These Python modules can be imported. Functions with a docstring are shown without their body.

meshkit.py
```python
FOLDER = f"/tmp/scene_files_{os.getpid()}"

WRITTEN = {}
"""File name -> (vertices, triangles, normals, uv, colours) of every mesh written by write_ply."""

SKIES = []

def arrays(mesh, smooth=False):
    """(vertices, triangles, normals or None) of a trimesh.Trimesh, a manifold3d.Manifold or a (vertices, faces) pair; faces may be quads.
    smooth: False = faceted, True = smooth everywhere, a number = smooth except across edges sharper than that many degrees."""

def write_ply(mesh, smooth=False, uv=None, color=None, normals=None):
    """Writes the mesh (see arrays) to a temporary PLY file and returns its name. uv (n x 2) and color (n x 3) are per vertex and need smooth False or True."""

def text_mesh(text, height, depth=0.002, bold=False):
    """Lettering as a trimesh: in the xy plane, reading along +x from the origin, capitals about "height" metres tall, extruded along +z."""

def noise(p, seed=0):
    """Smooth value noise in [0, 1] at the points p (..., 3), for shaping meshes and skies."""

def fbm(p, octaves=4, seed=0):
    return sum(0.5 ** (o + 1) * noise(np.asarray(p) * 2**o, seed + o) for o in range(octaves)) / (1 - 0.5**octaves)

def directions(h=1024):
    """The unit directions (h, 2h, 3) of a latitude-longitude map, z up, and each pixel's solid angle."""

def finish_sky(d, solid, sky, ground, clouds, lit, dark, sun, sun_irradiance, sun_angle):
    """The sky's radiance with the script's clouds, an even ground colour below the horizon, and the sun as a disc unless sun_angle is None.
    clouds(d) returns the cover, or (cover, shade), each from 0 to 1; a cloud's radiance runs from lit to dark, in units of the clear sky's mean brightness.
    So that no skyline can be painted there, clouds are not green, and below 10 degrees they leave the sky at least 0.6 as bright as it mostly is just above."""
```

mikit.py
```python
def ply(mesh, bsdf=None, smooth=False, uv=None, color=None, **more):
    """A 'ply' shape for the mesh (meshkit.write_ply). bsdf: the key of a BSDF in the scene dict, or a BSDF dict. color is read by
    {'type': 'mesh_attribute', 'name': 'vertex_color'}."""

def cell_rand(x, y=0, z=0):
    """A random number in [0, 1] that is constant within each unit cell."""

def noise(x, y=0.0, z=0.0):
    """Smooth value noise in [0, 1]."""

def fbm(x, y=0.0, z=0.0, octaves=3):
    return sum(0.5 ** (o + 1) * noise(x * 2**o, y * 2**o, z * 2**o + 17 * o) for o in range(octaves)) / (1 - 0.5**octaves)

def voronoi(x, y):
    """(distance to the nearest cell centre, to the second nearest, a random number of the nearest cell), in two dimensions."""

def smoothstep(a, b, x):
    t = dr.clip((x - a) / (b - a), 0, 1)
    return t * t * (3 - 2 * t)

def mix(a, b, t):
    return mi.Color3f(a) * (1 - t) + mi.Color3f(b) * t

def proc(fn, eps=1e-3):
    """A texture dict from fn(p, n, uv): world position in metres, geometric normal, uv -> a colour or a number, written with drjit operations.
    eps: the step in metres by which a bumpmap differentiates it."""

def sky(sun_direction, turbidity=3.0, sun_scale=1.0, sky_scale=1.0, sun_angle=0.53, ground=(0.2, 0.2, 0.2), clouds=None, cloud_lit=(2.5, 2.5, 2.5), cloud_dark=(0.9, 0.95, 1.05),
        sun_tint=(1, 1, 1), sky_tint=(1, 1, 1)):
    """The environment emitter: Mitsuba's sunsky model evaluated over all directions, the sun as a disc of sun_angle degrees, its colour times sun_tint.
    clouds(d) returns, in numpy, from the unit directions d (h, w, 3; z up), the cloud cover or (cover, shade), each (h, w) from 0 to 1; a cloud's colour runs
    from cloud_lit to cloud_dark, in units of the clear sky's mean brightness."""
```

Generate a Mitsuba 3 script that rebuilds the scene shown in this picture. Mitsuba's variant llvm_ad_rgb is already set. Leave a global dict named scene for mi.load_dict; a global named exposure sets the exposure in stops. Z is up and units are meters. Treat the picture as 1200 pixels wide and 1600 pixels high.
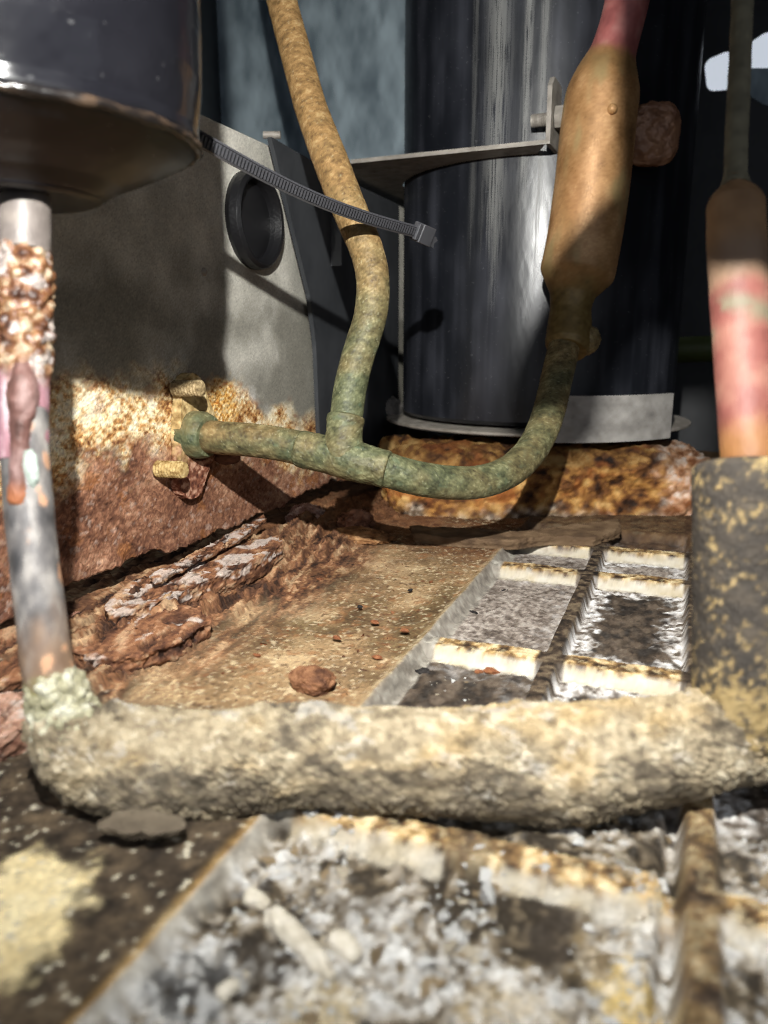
import math
import numpy as np, trimesh, mitsuba as mi, drjit as dr
import mikit, meshkit
from mikit import proc, noise as pnoise, fbm as pfbm, smoothstep as psmooth, mix as pmix
from scipy.interpolate import CubicSpline, PchipInterpolator
from scipy.spatial import cKDTree
from shapely.geometry import Polygon, Point
T = mi.ScalarTransform4f
scene, labels = {}, {}

# ---------------------------------------------------------------- camera, daylight, exposure
PITCH, YAW = math.radians(12.68), math.radians(21.27)
RGT = np.array([math.cos(YAW), math.sin(YAW), 0]); FLAT = np.array([-math.sin(YAW), math.cos(YAW), 0]); UPZ = np.array([0, 0, 1.0])
FWD = math.cos(PITCH) * FLAT - math.sin(PITCH) * UPZ
CUP = math.sin(PITCH) * FLAT + math.cos(PITCH) * UPZ
EYE = np.array([0, 0, 0.06])
scene['camera'] = {'type': 'thinlens', 'fov': 53.13, 'fov_axis': 'x', 'near_clip': 0.004, 'far_clip': 1000.0,
                   'aperture_radius': 0.00062, 'focus_distance': 0.183,
                   'to_world': T().look_at(origin=EYE.tolist(), target=(EYE + FWD).tolist(), up=CUP.tolist())}
# dim overcast daylight from outside the cabinet, and the hand torch held just above the camera that lights the close-up
scene['daylight'] = mikit.sky((0.6, -0.7, 0.6), turbidity=3, sun_scale=0.0, sky_scale=3.0, clouds=lambda d: 1.0, cloud_lit=(2.3, 2.5, 2.8), ground=(0.12, 0.12, 0.12))
LAMP = np.array([-0.0095, 0.0051, 0.1285])
LAMP_AIM = np.array([-0.060, 0.25, 0.048])
scene['torch__lens'] = {'type': 'disk', 'to_world': T().look_at(origin=LAMP.tolist(), target=LAMP_AIM.tolist(), up=[0, 0, 1]) @ T().scale([0.0016, 0.0016, 0.0016]),
                        'emitter': {'type': 'area', 'radiance': {'type': 'rgb', 'value': [40000, 39600, 37800]}}}
exposure = 0.0


# ---------------------------------------------------------------- survey helpers: a sight line and a distance give a point of the place
def at(px, py, d):
    return EYE + d * (FWD + RGT * (px - 600) / 1200 + CUP * (800 - py) / 1200)


def on_floor(px, py, z=0.0):
    r = at(px, py, 1) - EYE
    return EYE + r * (z - EYE[2]) / r[2]


WALL_X = -0.1206


def on_wall(px, py, x=WALL_X):
    r = at(px, py, 1) - EYE
    return EYE + r * (x - EYE[0]) / r[0]


# ---------------------------------------------------------------- modelling helpers
def lin(c):
    c = np.asarray(c, float) / 255.0
    return np.where(c <= 0.04045, c / 12.92, ((c + 0.055) / 1.055) ** 2.4)


def fb(P, f, seed=0, octaves=4):
    f = f * (1.7 if f >= 150 else 1.3 if f >= 60 else 1.0)
    return meshkit.fbm(np.asarray(P) * f, octaves, seed)


def sst(a, b, x):
    t = np.clip((np.asarray(x, float) - a) / (b - a), 0, 1)
    return t * t * (3 - 2 * t)


def mx(a, b, t):
    a, b = np.asarray(a, float), np.asarray(b, float)
    return a * (1 - t[..., None]) + b * t[..., None]


def ramp(t, *stops):
    """Linear colour through sRGB stops spread evenly over t in 0..1."""
    x = np.linspace(0, 1, len(stops)); c = np.array([lin(s) for s in stops])
    return np.stack([np.interp(t, x, c[:, k]) for k in range(3)], -1)


def norms(V, F):
    n = np.zeros_like(V); fc = np.cross(V[F[:, 1]] - V[F[:, 0]], V[F[:, 2]] - V[F[:, 0]])
    for k in range(3):
        np.add.at(n, F[:, k], fc)
    return n / np.maximum(np.linalg.norm(n, axis=1, keepdims=True), 1e-15)


def numbered(name, parent=None):
    base = (parent + '__' if parent else '') + name
    key, i = base, 0
    while key in scene or key in labels:
        i += 1; key = f'{base}_{i:03d}'
    return key


def tag(key, label=None, cat=None, group=None, kind=None):
    d = labels.setdefault(key, {})
    for k, v in (('label', label), ('category', cat), ('group', group), ('kind', kind)):
        if v: d[k] = v
    return key


def thing(name, label, cat, group=None):
    return tag(numbered(name), label, cat, group)


def add(name, VF, bsdf, parent=None, color=None, smooth=True, normals=None):
    key = numbered(name, parent)
    if color is not None or normals is not None:
        V, F = VF
        path = meshkit.write_ply((V, F), False, None, color, normals=norms(V, F) if normals is None else normals)
        scene[key] = {'type': 'ply', 'filename': path, 'face_normals': False, 'bsdf': {'type': 'ref', 'id': bsdf}}
    else:
        scene[key] = mikit.ply(VF, bsdf, smooth=smooth)
    return key


def grid_faces(nu, nv, wrap=False):
    i, j = np.meshgrid(np.arange(nu - 1), np.arange(nv if wrap else nv - 1), indexing='ij')
    a = i * nv + j; b = i * nv + (j + 1) % nv; c = (i + 1) * nv + (j + 1) % nv; d = (i + 1) * nv + j
    return np.concatenate([np.stack([a, d, c], -1).reshape(-1, 3), np.stack([a, c, b], -1).reshape(-1, 3)])


def tube(path, radii, step=0.0005, nseg=64, disp=None, squash=None, caps=True):
    """Smooth tube through the points; radii: one number or (fraction, radius) pairs. Returns V, F, s (fraction along), theta."""
    P = np.asarray(path, float)
    L = np.r_[0, np.cumsum(np.linalg.norm(np.diff(P, axis=0), axis=1))]
    cs = CubicSpline(L, P) if len(P) > 2 else (lambda t: P[0] + np.outer(t / L[-1], P[1] - P[0]))
    n = max(4, int(L[-1] / step)); t = np.linspace(0, L[-1], n); Q = cs(t)
    tan = np.gradient(Q, axis=0); tan /= np.linalg.norm(tan, axis=1, keepdims=True)
    u = np.cross(tan[0], [0.13, 0.2, 0.97] if abs(tan[0, 2]) < 0.8 else [0.9, 0.3, 0.1]); u /= np.linalg.norm(u)
    us = []
    for k in range(n):
        u = u - tan[k] * (u @ tan[k]); u /= np.linalg.norm(u); us.append(u)
    us = np.array(us); vs = np.cross(tan, us)
    fr = t / L[-1]
    r = np.full(n, radii) if np.isscalar(radii) else PchipInterpolator(*zip(*radii))(fr)
    th = np.linspace(0, 2 * np.pi, nseg, endpoint=False)
    N = us[:, None] * np.cos(th)[None, :, None] + vs[:, None] * np.sin(th)[None, :, None]
    V = Q[:, None] + N * r[:, None, None]
    V, N = V.reshape(-1, 3), N.reshape(-1, 3)
    S, TH = np.repeat(fr, nseg), np.tile(th, n)
    if disp is not None:
        V = V + N * disp(V, S, TH)[:, None]
    F = grid_faces(n, nseg, True)[:, ::-1]
    if caps:
        m = len(V); V = np.vstack([V, V[:nseg].mean(0), V[-nseg:].mean(0)])
        k = np.arange(nseg); k2 = (k + 1) % nseg
        F = np.vstack([F, np.stack([k * 0 + m, k2, k], 1), np.stack([k * 0 + m + 1, (n - 1) * nseg + k, (n - 1) * nseg + k2], 1)])
        S, TH = np.r_[S, 0, 1], np.r_[TH, 0, 0]
    c = V.mean(0); vol = np.einsum('ij,ij->', V[F[:, 0]] - c, np.cross(V[F[:, 1]] - c, V[F[:, 2]] - c))
    if vol < 0: F = F[:, ::-1]
    return V, F, S, TH


def lathe(profile, base, axis=(0, 0, 1), nseg=128, step=None):
    """Solid of revolution from (radius, height) pairs about an axis through base."""
    pr = np.asarray(profile, float)
    if step:
        L = np.r_[0, np.cumsum(np.linalg.norm(np.diff(pr, axis=0), axis=1))]
        t = np.unique(np.r_[np.arange(0, L[-1], step), L]); pr = np.stack([np.interp(t, L, pr[:, 0]), np.interp(t, L, pr[:, 1])], 1)
    a = np.asarray(axis, float); a /= np.linalg.norm(a)
    u = np.cross(a, [1, 0, 0] if abs(a[0]) < 0.8 else [0, 1, 0]); u /= np.linalg.norm(u); v = np.cross(a, u)
    th = np.linspace(0, 2 * np.pi, nseg, endpoint=False)
    ring = u[None] * np.cos(th)[:, None] + v[None] * np.sin(th)[:, None]
    V = np.asarray(base)[None, None] + ring[None] * pr[:, 0][:, None, None] + a[None, None] * pr[:, 1][:, None, None]
    return V.reshape(-1, 3), grid_faces(len(pr), nseg, True)[:, ::-1]


def frame(o, x, y, z):
    m = np.eye(4); m[:3, 0], m[:3, 1], m[:3, 2], m[:3, 3] = x, y, z, o
    return m


def slab(poly, thick, origin, ax, ay, bevel=0.0):
    """Plate: polygon in the plane (ax, ay) at origin, extruded along ax x ay, with its front edge chamfered."""
    poly = Polygon(poly) if not isinstance(poly, Polygon) else poly
    m = trimesh.creation.extrude_polygon(poly, thick, engine='earcut')
    ax, ay = np.asarray(ax, float) / np.linalg.norm(ax), np.asarray(ay, float) / np.linalg.norm(ay)
    m.apply_transform(frame(origin, ax, ay, np.cross(ax, ay)))
    return m


def lump(center, size, seed, rough=0.25, sub=4, freq=1.6, axes=None, fine=0.08, sq=1.0):
    """Irregular stone or lump: an icosphere pushed in and out."""
    m = trimesh.creation.icosphere(sub); D = np.array(m.vertices)
    if sq != 1: D = np.sign(D) * np.abs(D) ** sq; 
    k = 1 + rough * (fb(D + seed * 3.7, freq, seed, 3) - 0.5) * 2 + fine * (fb(D + seed, freq * 5, seed + 9, 3) - 0.5) * 2
    V = D * k[:, None] * np.asarray(size)
    if axes is not None: V = V @ np.asarray(axes)
    return V + np.asarray(center), np.array(m.faces)


def flake(outline, thick, seed, res=0.0005, rough=0.0006, jag=0.0007, tilt=None):
    """Corroded slab over a 3-D outline (the points run round its upper face); layered, jagged rim. Returns V, F, rim (0 inside .. 1 rim), top (0..1)."""
    O = np.asarray(outline, float); c = O.mean(0)
    L = np.r_[0, np.cumsum(np.linalg.norm(np.diff(np.vstack([O, O[:1]]), axis=0), axis=1))]
    n = max(24, int(L[-1] / res)); t = np.linspace(0, L[-1], n, endpoint=False)
    ring = np.stack([np.interp(t, L, np.r_[O[:, k], O[0, k]]) for k in range(3)], -1)
    out = ring - c; out[:, 2] = 0; out /= np.linalg.norm(out, axis=1, keepdims=True)
    ring = ring + out * ((fb(ring, 350, seed, 3) - 0.5) * 2.4 * jag + (fb(ring, 1500, seed + 1, 2) - 0.5) * jag)[:, None]
    rows, rim, top = [], [], []
    size = np.abs(ring - c).max()
    for f in np.linspace(0.02, 0.97, max(6, int(size / res / 1.2))):
        rows.append(c + (ring - c) * f); rim.append(f); top.append(1.0)
    k = max(4, int(thick / res * 1.5))
    for q in np.linspace(0, 1, k):
        lay = np.sin(q * 9 + seed) * 0.25 * jag + (fb(ring + [0, 0, q * 0.004], 700, seed + 5, 2) - 0.5) * jag
        rows.append(ring + out * (lay - 0.9 * jag * q)[:, None] - np.array([0, 0, thick * q])); rim.append(1.0); top.append(1 - q)
    for f in np.linspace(0.9, 0.02, 4):
        rows.append(c + (ring - c) * f - np.array([0, 0, thick])); rim.append(f); top.append(0.0)
    V = np.concatenate(rows); rim, top = np.repeat(rim, n), np.repeat(top, n)
    up = top > 0.9
    V[:, 2] += up * ((fb(V, 180, seed + 2, 4) - 0.5) * 2 * rough + np.round((fb(V * [1, 0.4, 1], 160, seed + 3, 2)) * 6) / 6 * rough)
    F = grid_faces(len(rows), n, True)
    N = norms(V, F)
    if (N[(top == 1) & (rim < 0.5)][:, 2]).mean() < 0: F = F[:, ::-1]
    return V, F, rim, top


def cells(V, size, seed, area=None):
    """Cellular noise over a surface: distance to the nearest and second nearest of random seeds about size apart (in sizes), and a random number per cell."""
    r = np.random.default_rng(seed)
    lo, hi = V.min(0) - size, V.max(0) + size
    g = [np.arange(a, b, size) for a, b in zip(lo, hi)]
    C = np.stack(np.meshgrid(*g, indexing='ij'), -1).reshape(-1, 3)
    near = cKDTree(V[::max(1, len(V) // 60000)]).query(C, distance_upper_bound=2.2 * size, workers=-1)[0] < np.inf
    C = C[near]; C = C + (r.random(C.shape) - .5) * size * 0.95
    d, i = cKDTree(C).query(V, k=2, workers=-1)
    return d[:, 0] / size, d[:, 1] / size, r.random(len(C))[i[:, 0]]


# ---------------------------------------------------------------- materials
VC = {'type': 'mesh_attribute', 'name': 'vertex_color'}


def principled(color, rough=0.5, **k):
    b = {'type': 'principled', 'base_color': color if isinstance(color, dict) else {'type': 'rgb', 'value': list(map(float, color))},
         'roughness': rough}
    b.update(k)
    return b


def bump(inner, fn, scale, eps=1e-4):
    return {'type': 'twosided', 'nested': {'type': 'bumpmap', 'scale': scale, 'arbitrary': proc(fn, eps), 'nested': inner}}


def two(inner): return {'type': 'twosided', 'nested': inner}


def grain(p, n, uv): return pfbm(p.x * 1800, p.y * 1800, p.z * 1800, 2)


scene['crusty'] = bump(principled(VC, 0.85, specular=0.3), grain, 0.0003)
scene['chalky'] = two(principled(VC, 0.9, specular=0.25))
scene['patina'] = bump(principled(VC, 0.58, specular=0.35, metallic=0.05), grain, 0.00022)
scene['copper'] = bump(principled(VC, 0.45, specular=0.45, metallic=0.25), grain, 0.00004)
scene['tarnish'] = bump(principled(VC, 0.6, specular=0.35), grain, 0.00008)
scene['dull_metal'] = bump(principled(VC, 0.5, specular=0.45, metallic=0.1), lambda p, n, uv: pfbm(p.x * 900, p.y * 900, p.z * 500, 2), 0.0001)
scene['wet_metal'] = bump(principled(VC, 0.3, specular=0.6, metallic=0.2), grain, 0.0001)


TANK_C = at(840, 500, 0.312)


def tank_angle(px, py=300):
    """Azimuth on the compressor shell where a sight line meets it."""
    d = (at(px, py, 1) - EYE)[:2]; o = EYE[:2] - TANK_C[:2]
    a, b, c = d @ d, 2 * d @ o, o @ o - 0.0545 ** 2
    h = o + d * (-b - math.sqrt(b * b - 4 * a * c)) / (2 * a)
    return math.atan2(h[1], h[0])


RUNS = [(tank_angle(772), tank_angle(788) - tank_angle(772), 0.098, 1.0), (tank_angle(776), tank_angle(782) - tank_angle(776), 0.082, 0.7), (tank_angle(817), tank_angle(823) - tank_angle(817), 0.098, 0.9),
        (tank_angle(841), tank_angle(847) - tank_angle(841), 0.094, 0.75), (tank_angle(738), tank_angle(742) - tank_angle(738), 0.090, 0.35)]


def tank_streaks(p):
    """Pale grey vertical streaks on the shell, each with a ragged lower end."""
    ang = dr.atan2(p.y - float(TANK_C[1]), p.x - float(TANK_C[0]))
    rag = pfbm(ang * 160, p.z * 40, 3.0, 3)
    w = mi.Float(0)
    for a0, da, z0, k in [(a, b, c, .65 * e) for a, b, c, e in RUNS]:
        w = dr.maximum(w, k * dr.exp(-dr.square((ang - a0 + (rag - .5) * .03) / abs(da))) * psmooth(z0 - .012, z0 + .012, p.z + (rag - .5) * .05))
    return w * psmooth(.25, .5, pfbm(ang * 260, p.z * 120, 9.0, 3))


def tank_col(p, n, uv):
    streak = pfbm(p.x * 260, p.y * 260, p.z * 9, 3)
    dust = pfbm(p.x * 90, p.y * 90, p.z * 40, 3)
    speck = psmooth(0.86, 0.96, pnoise(p.x * 1500, p.y * 1500, p.z * 1100))
    base = pmix((0.008, 0.009, 0.012), (0.034, 0.036, 0.045), psmooth(0.4, 0.8, streak * 0.45 + dust * 0.55)) + mi.Color3f(0.06) * speck * dust
    return pmix(base, (0.20, 0.20, 0.19), tank_streaks(p))


def tank_rough(p, n, uv):
    return 0.26 + 0.12 * pfbm(p.x * 200, p.y * 200, p.z * 60, 3) + 0.25 * tank_streaks(p)


scene['black_enamel'] = bump(principled(proc(tank_col), proc(tank_rough), specular=0.42), lambda p, n, uv: pfbm(p.x * 500, p.y * 500, p.z * 160, 2), 0.00006)


def acc_col(p, n, uv):
    sp = psmooth(0.90, 0.95, pnoise(p.x * 1100, p.y * 1100, p.z * 1100))
    return pmix((0.0030, 0.0030, 0.0042), (0.0080, 0.0080, 0.0100), pfbm(p.x * 120, p.y * 120, p.z * 120, 3)) + mi.Color3f(0.03) * sp


def acc_rough(p, n, uv): return dr.select(n.z < -0.3, 0.30, 0.13) + 0.08 * pfbm(p.x * 150, p.y * 150, p.z * 150, 2)


scene['glossy_black'] = bump(principled(proc(acc_col), proc(acc_rough), specular=0.32), lambda p, n, uv: pfbm(p.x * 180, p.y * 180, p.z * 180, 3), 0.0003)


def galv_col(p, n, uv):
    a = pfbm(p.x * 60, p.y * 60, p.z * 18, 4); b = pfbm(p.x * 220, p.y * 220, p.z * 90, 3)
    return pmix((0.10, 0.135, 0.16), (0.36, 0.44, 0.48), psmooth(0.28, 0.76, a * 0.65 + b * 0.35))


scene['blue_zinc'] = bump(principled(proc(galv_col), 0.42, metallic=0.3, specular=0.5), lambda p, n, uv: pfbm(p.x * 200, p.y * 200, p.z * 70, 3), 0.0004)
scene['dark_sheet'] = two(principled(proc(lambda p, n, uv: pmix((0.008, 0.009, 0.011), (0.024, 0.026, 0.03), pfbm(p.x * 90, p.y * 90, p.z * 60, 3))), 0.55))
scene['shade_black'] = two(principled(proc(lambda p, n, uv: pmix((0.016, 0.018, 0.021), (0.05, 0.053, 0.058), pfbm(p.x * 130, p.y * 130, p.z * 60, 4))), 0.5))  # black of the plate added for shade and of the unseen light blocker
scene['rubber'] = bump(principled((0.007, 0.007, 0.008), 0.38, specular=0.35), grain, 0.0001)
scene['nylon'] = two(principled((0.045, 0.045, 0.050), 0.30, specular=0.8))
scene['zinc_bracket'] = two(principled(proc(lambda p, n, uv: pmix((0.10, 0.085, 0.07), (0.36, 0.33, 0.29), pfbm(p.x * 300, p.y * 300, p.z * 300, 4))), 0.6, metallic=0.2))
scene['foot_metal'] = two(principled(proc(lambda p, n, uv: pmix((0.12, 0.11, 0.10), (0.42, 0.40, 0.37), pfbm(p.x * 260, p.y * 260, p.z * 260, 4))), 0.6))
scene['rust_copper'] = bump(principled(proc(lambda p, n, uv: pmix((0.10, 0.035, 0.02), (0.42, 0.22, 0.12), pfbm(p.x * 200, p.y * 200, p.z * 200, 4))), 0.45, metallic=0.2), lambda p, n, uv: pfbm(p.x * 250, p.y * 250, p.z * 250, 3), 0.002)
scene['olive_sleeve'] = two(principled((0.05, 0.065, 0.012), 0.6))

# ---------------------------------------------------------------- base pan: floor, rails and sunk cells as one pressed sheet
RAIL_X, RIB_X, RIB2_X, RIB3_X = -0.0472, -0.0200, 0.0060, 0.0325
CROSS_Y = (0.0785, 0.1385, 0.1975, 0.2245)
xs = np.unique(np.r_[np.arange(-0.20, -0.122, 0.001), np.arange(-0.122, 0.022, 0.00033), np.arange(0.022, 0.12, 0.001)])
ys = np.unique(np.r_[np.arange(-0.02, 0.034, 0.0015), np.arange(0.034, 0.262, 0.00036), np.arange(0.262, 0.46, 0.0012)])
GX, GY = np.meshgrid(xs, ys, indexing='ij')
P = np.stack([GX, GY, GX * 0], -1)
n_mid, n_low = fb(P, 120, 3, 4), fb(P, 35, 4, 3)
n_fine = fb(P, 900, 5, 3)
wob = (fb(P, 100, 6, 3) - 0.5) * 0.0010
# sandy floor
z_floor = (n_low - 0.5) * 0.0022 + (n_mid - 0.5) * 0.0007 + (n_fine - 0.5) * 0.0005
# rust scale heaped in broken layers along the wall foot
u = GX - WALL_X
Pl = np.stack([GX * 2.1 + GY * 0.35, GY * 0.55, GX * 0], -1)
heap = 0.0075 * sst(0.036, 0.002, u + (fb(Pl, 130, 8, 4) - 0.5) * 0.026) * sst(0.30, 0.22, GY) * (.25 + .75 * sst(.004, .013, u)) + 0.0016 * (fb(Pl, 210, 9, 4) - 0.45) * sst(0.045, 0.02, u)
heap = np.maximum(heap, 0)
st = 0.0012
q = heap / st
terr = st * (np.floor(q) + sst(0.72, 0.96, q - np.floor(q))) * 0.75 + heap * 0.25
flat_ = np.stack([GX * 1.6, GY * .75, GX * 0], -1).reshape(-1, 3)
zone = (u.ravel() < 0.05)
pg = [np.ones(GX.size) for _ in range(3)]
for arr, val in zip(pg, cells((flat_[zone] + (fb(P.reshape(-1, 3)[zone], 160, 16, 3) - .5)[:, None] * .008) * [1, .16, 1], 0.0040, 14)): arr[zone] = val
p1, p2, pid = (a.reshape(GX.shape) for a in pg)
z_left = z_floor + terr + sst(.045, .02, u) * ((pid - .5) * .0006 - .0005 * sst(.10, .02, p2 - p1) + (fb(P * [1, .16, 1], 300, 17, 4) - .5) * .0006 + (fb(P, 500, 18, 3) - .5) * .0005) + (fb(Pl, 700, 10, 3) - 0.5) * 0.0009 * sst(0.05, 0.02, u)
# sunk cells and ribs
xa = GX + wob * 0.5
ya = GY + wob * 0.6


def ridge(d, half, slope): return sst(half + slope, half, np.abs(d))


in_pan = sst(-0.0485, -0.0452, xa)
rail = sst(RAIL_X + 0.0036, RAIL_X + 0.0008, xa)
bB = ridge(xa - RIB_X, 0.0012, 0.0011) * sst(0.106, 0.112, GY)
bC = ridge(xa - RIB2_X, 0.0014, 0.0012)
bD = ridge(xa - RIB3_X, 0.0014, 0.0012)
cross = np.zeros_like(GX)
for cy in CROSS_Y:
    w0 = 0.0042 if cy > 0.1 else 0.0034
    cross = np.maximum(cross, np.where(ya > cy, sst(cy + w0 + 0.0035, cy + w0, ya), sst(cy - 0.0014, cy + 0.0002, ya)))
farside = sst(0.247, 0.2505, ya)
raised = np.clip(np.maximum.reduce([rail, bB, bC, bD, cross, farside]), 0, 1)
crumb_tree_rng = np.random.default_rng(11)
crumb = fb(P, 420, 12, 3); crumb2 = fb(P, 160, 13, 3)
near = sst(0.105, 0.09, GY)
fill = sst(0.40, 0.62, crumb2) * (0.0005 + 0.0010 * near) + np.abs(crumb - 0.5) * (0.0006 + 0.0012 * near)
z_cell = -0.0029 + fill * .8 + (n_fine - 0.5) * 0.0006
z_rib = 0.0003 + (n_mid - 0.5) * 0.0008 + (n_fine - 0.5) * 0.0003 + 0.0006 * ridge(xa - RAIL_X, 0.0010, 0.0012) + near * (crumb - 0.4) * 0.0006 * cross * (1 - np.maximum(bC, rail * ridge(xa - RAIL_X, .004, .001)))
z_pan = z_cell * (1 - raised) + z_rib * raised
Zh = z_left * (1 - in_pan) + z_pan * in_pan
# trough along the dark left edge of the third rib, where grit has fallen out
Zh -= 0.0025 * ridge(xa - (RIB2_X - 0.0030), 0.0006, 0.0012) * sst(0.045, 0.06, GY) * sst(0.115, 0.10, GY)
PV = np.stack([GX, GY, Zh], -1)
P3 = PV * [1, 1, 1.3]
# colours
sand = ramp(np.clip(0.5 + (fb(P, 70, 21, 4) - 0.5) * 1.6 + (n_fine - 0.5) * 0.5, 0, 1), (98, 77, 54), (136, 111, 80), (168, 144, 110))
rust = ramp(np.clip(0.5 + (fb(Pl, 150, 22, 5) - 0.5) * 2.2 + (fb(P, 900, 23, 2) - 0.5) * 0.7, 0, 1), (46, 30, 22), (90, 60, 42), (128, 90, 62), (168, 138, 106))
t_r = sst(0.030, 0.052, u + (fb(Pl, 60, 24, 4) - 0.5) * 0.03 + (GY - 0.15) * -0.06)
rust = mx(rust, rust * .3, sst(.07, .015, p2 - p1) * .6)
rust = rust * (.75 + .5 * pid[..., None])
col = mx(rust, sand, t_r)
far_brown = sst(0.196, 0.214, GY + (fb(P, 50, 25, 3) - 0.5) * 0.02)
col = mx(col, ramp(fb(P, 160, 26, 4), (46, 28, 18), (98, 64, 40), (130, 92, 60)), far_brown * 0.85)
stain_shade = sst(0.50, 0.66, fb(P, 48, 27, 3) + 0.12 * sst(-0.08, -0.052, GX)) * t_r
for (px_, py_, ra, rb_, k_) in ((480, 978, .011, .006, .9), (560, 955, .006, .012, .75), (612, 1000, .008, .010, .8), (415, 1000, .008, .004, .5), (520, 900, .012, .005, .6), (660, 900, .007, .012, .6), (600, 1060, .008, .006, .7)):  # soft shadow patches painted into the floor colour, over the random stains
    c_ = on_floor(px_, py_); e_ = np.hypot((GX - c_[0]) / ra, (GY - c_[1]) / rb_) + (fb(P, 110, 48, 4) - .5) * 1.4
    stain_shade = np.maximum(stain_shade, k_ * sst(1.15, .35, e_) * (GX < RAIL_X))
col = mx(col, col * 0.36 * np.array([1.0, 0.97, 0.8]), stain_shade * 0.85)
pit = sst(0.72, 0.80, fb(P, 520, 28, 2)) * t_r
col = mx(col, lin((70, 44, 26)) * np.ones(3), pit * 0.7)
rustspot = sst(.60, .72, fb(P, 260, 45, 4)) * t_r
col = mx(col, ramp(fb(P, 600, 44, 2), (90, 56, 34), (150, 104, 66)), rustspot * .55)
col = mx(col, lin((206, 190, 156)) * np.ones(3), sst(.66, .76, fb(P, 700, 43, 2)) * t_r * .45)
wetn = sst(0.103, 0.088, GY + (fb(P, 60, 29, 3) - 0.5) * 0.02)
dark_near = ramp(np.clip(.5 + (fb(P, 260, 30, 5) - .5) * 1.6, 0, 1), (26, 20, 15), (58, 48, 37), (92, 78, 60))
col = mx(col, dark_near, wetn)
cream = sst(0.0125, 0.0085, np.hypot(GX + 0.0655, (GY - 0.0485) * 0.9) + (fb(P, 220, 31, 4) - 0.5) * 0.010)
col = mx(col, ramp(fb(P, 200, 33, 3), (190, 168, 118), (226, 212, 172)), cream)
white_speck = sst(0.76, 0.82, fb(P, 650, 34, 2)) * (wetn * 0.8 + 0.15 * t_r)
col = mx(col, lin((188, 180, 160)) * np.ones(3), white_speck)
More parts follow.
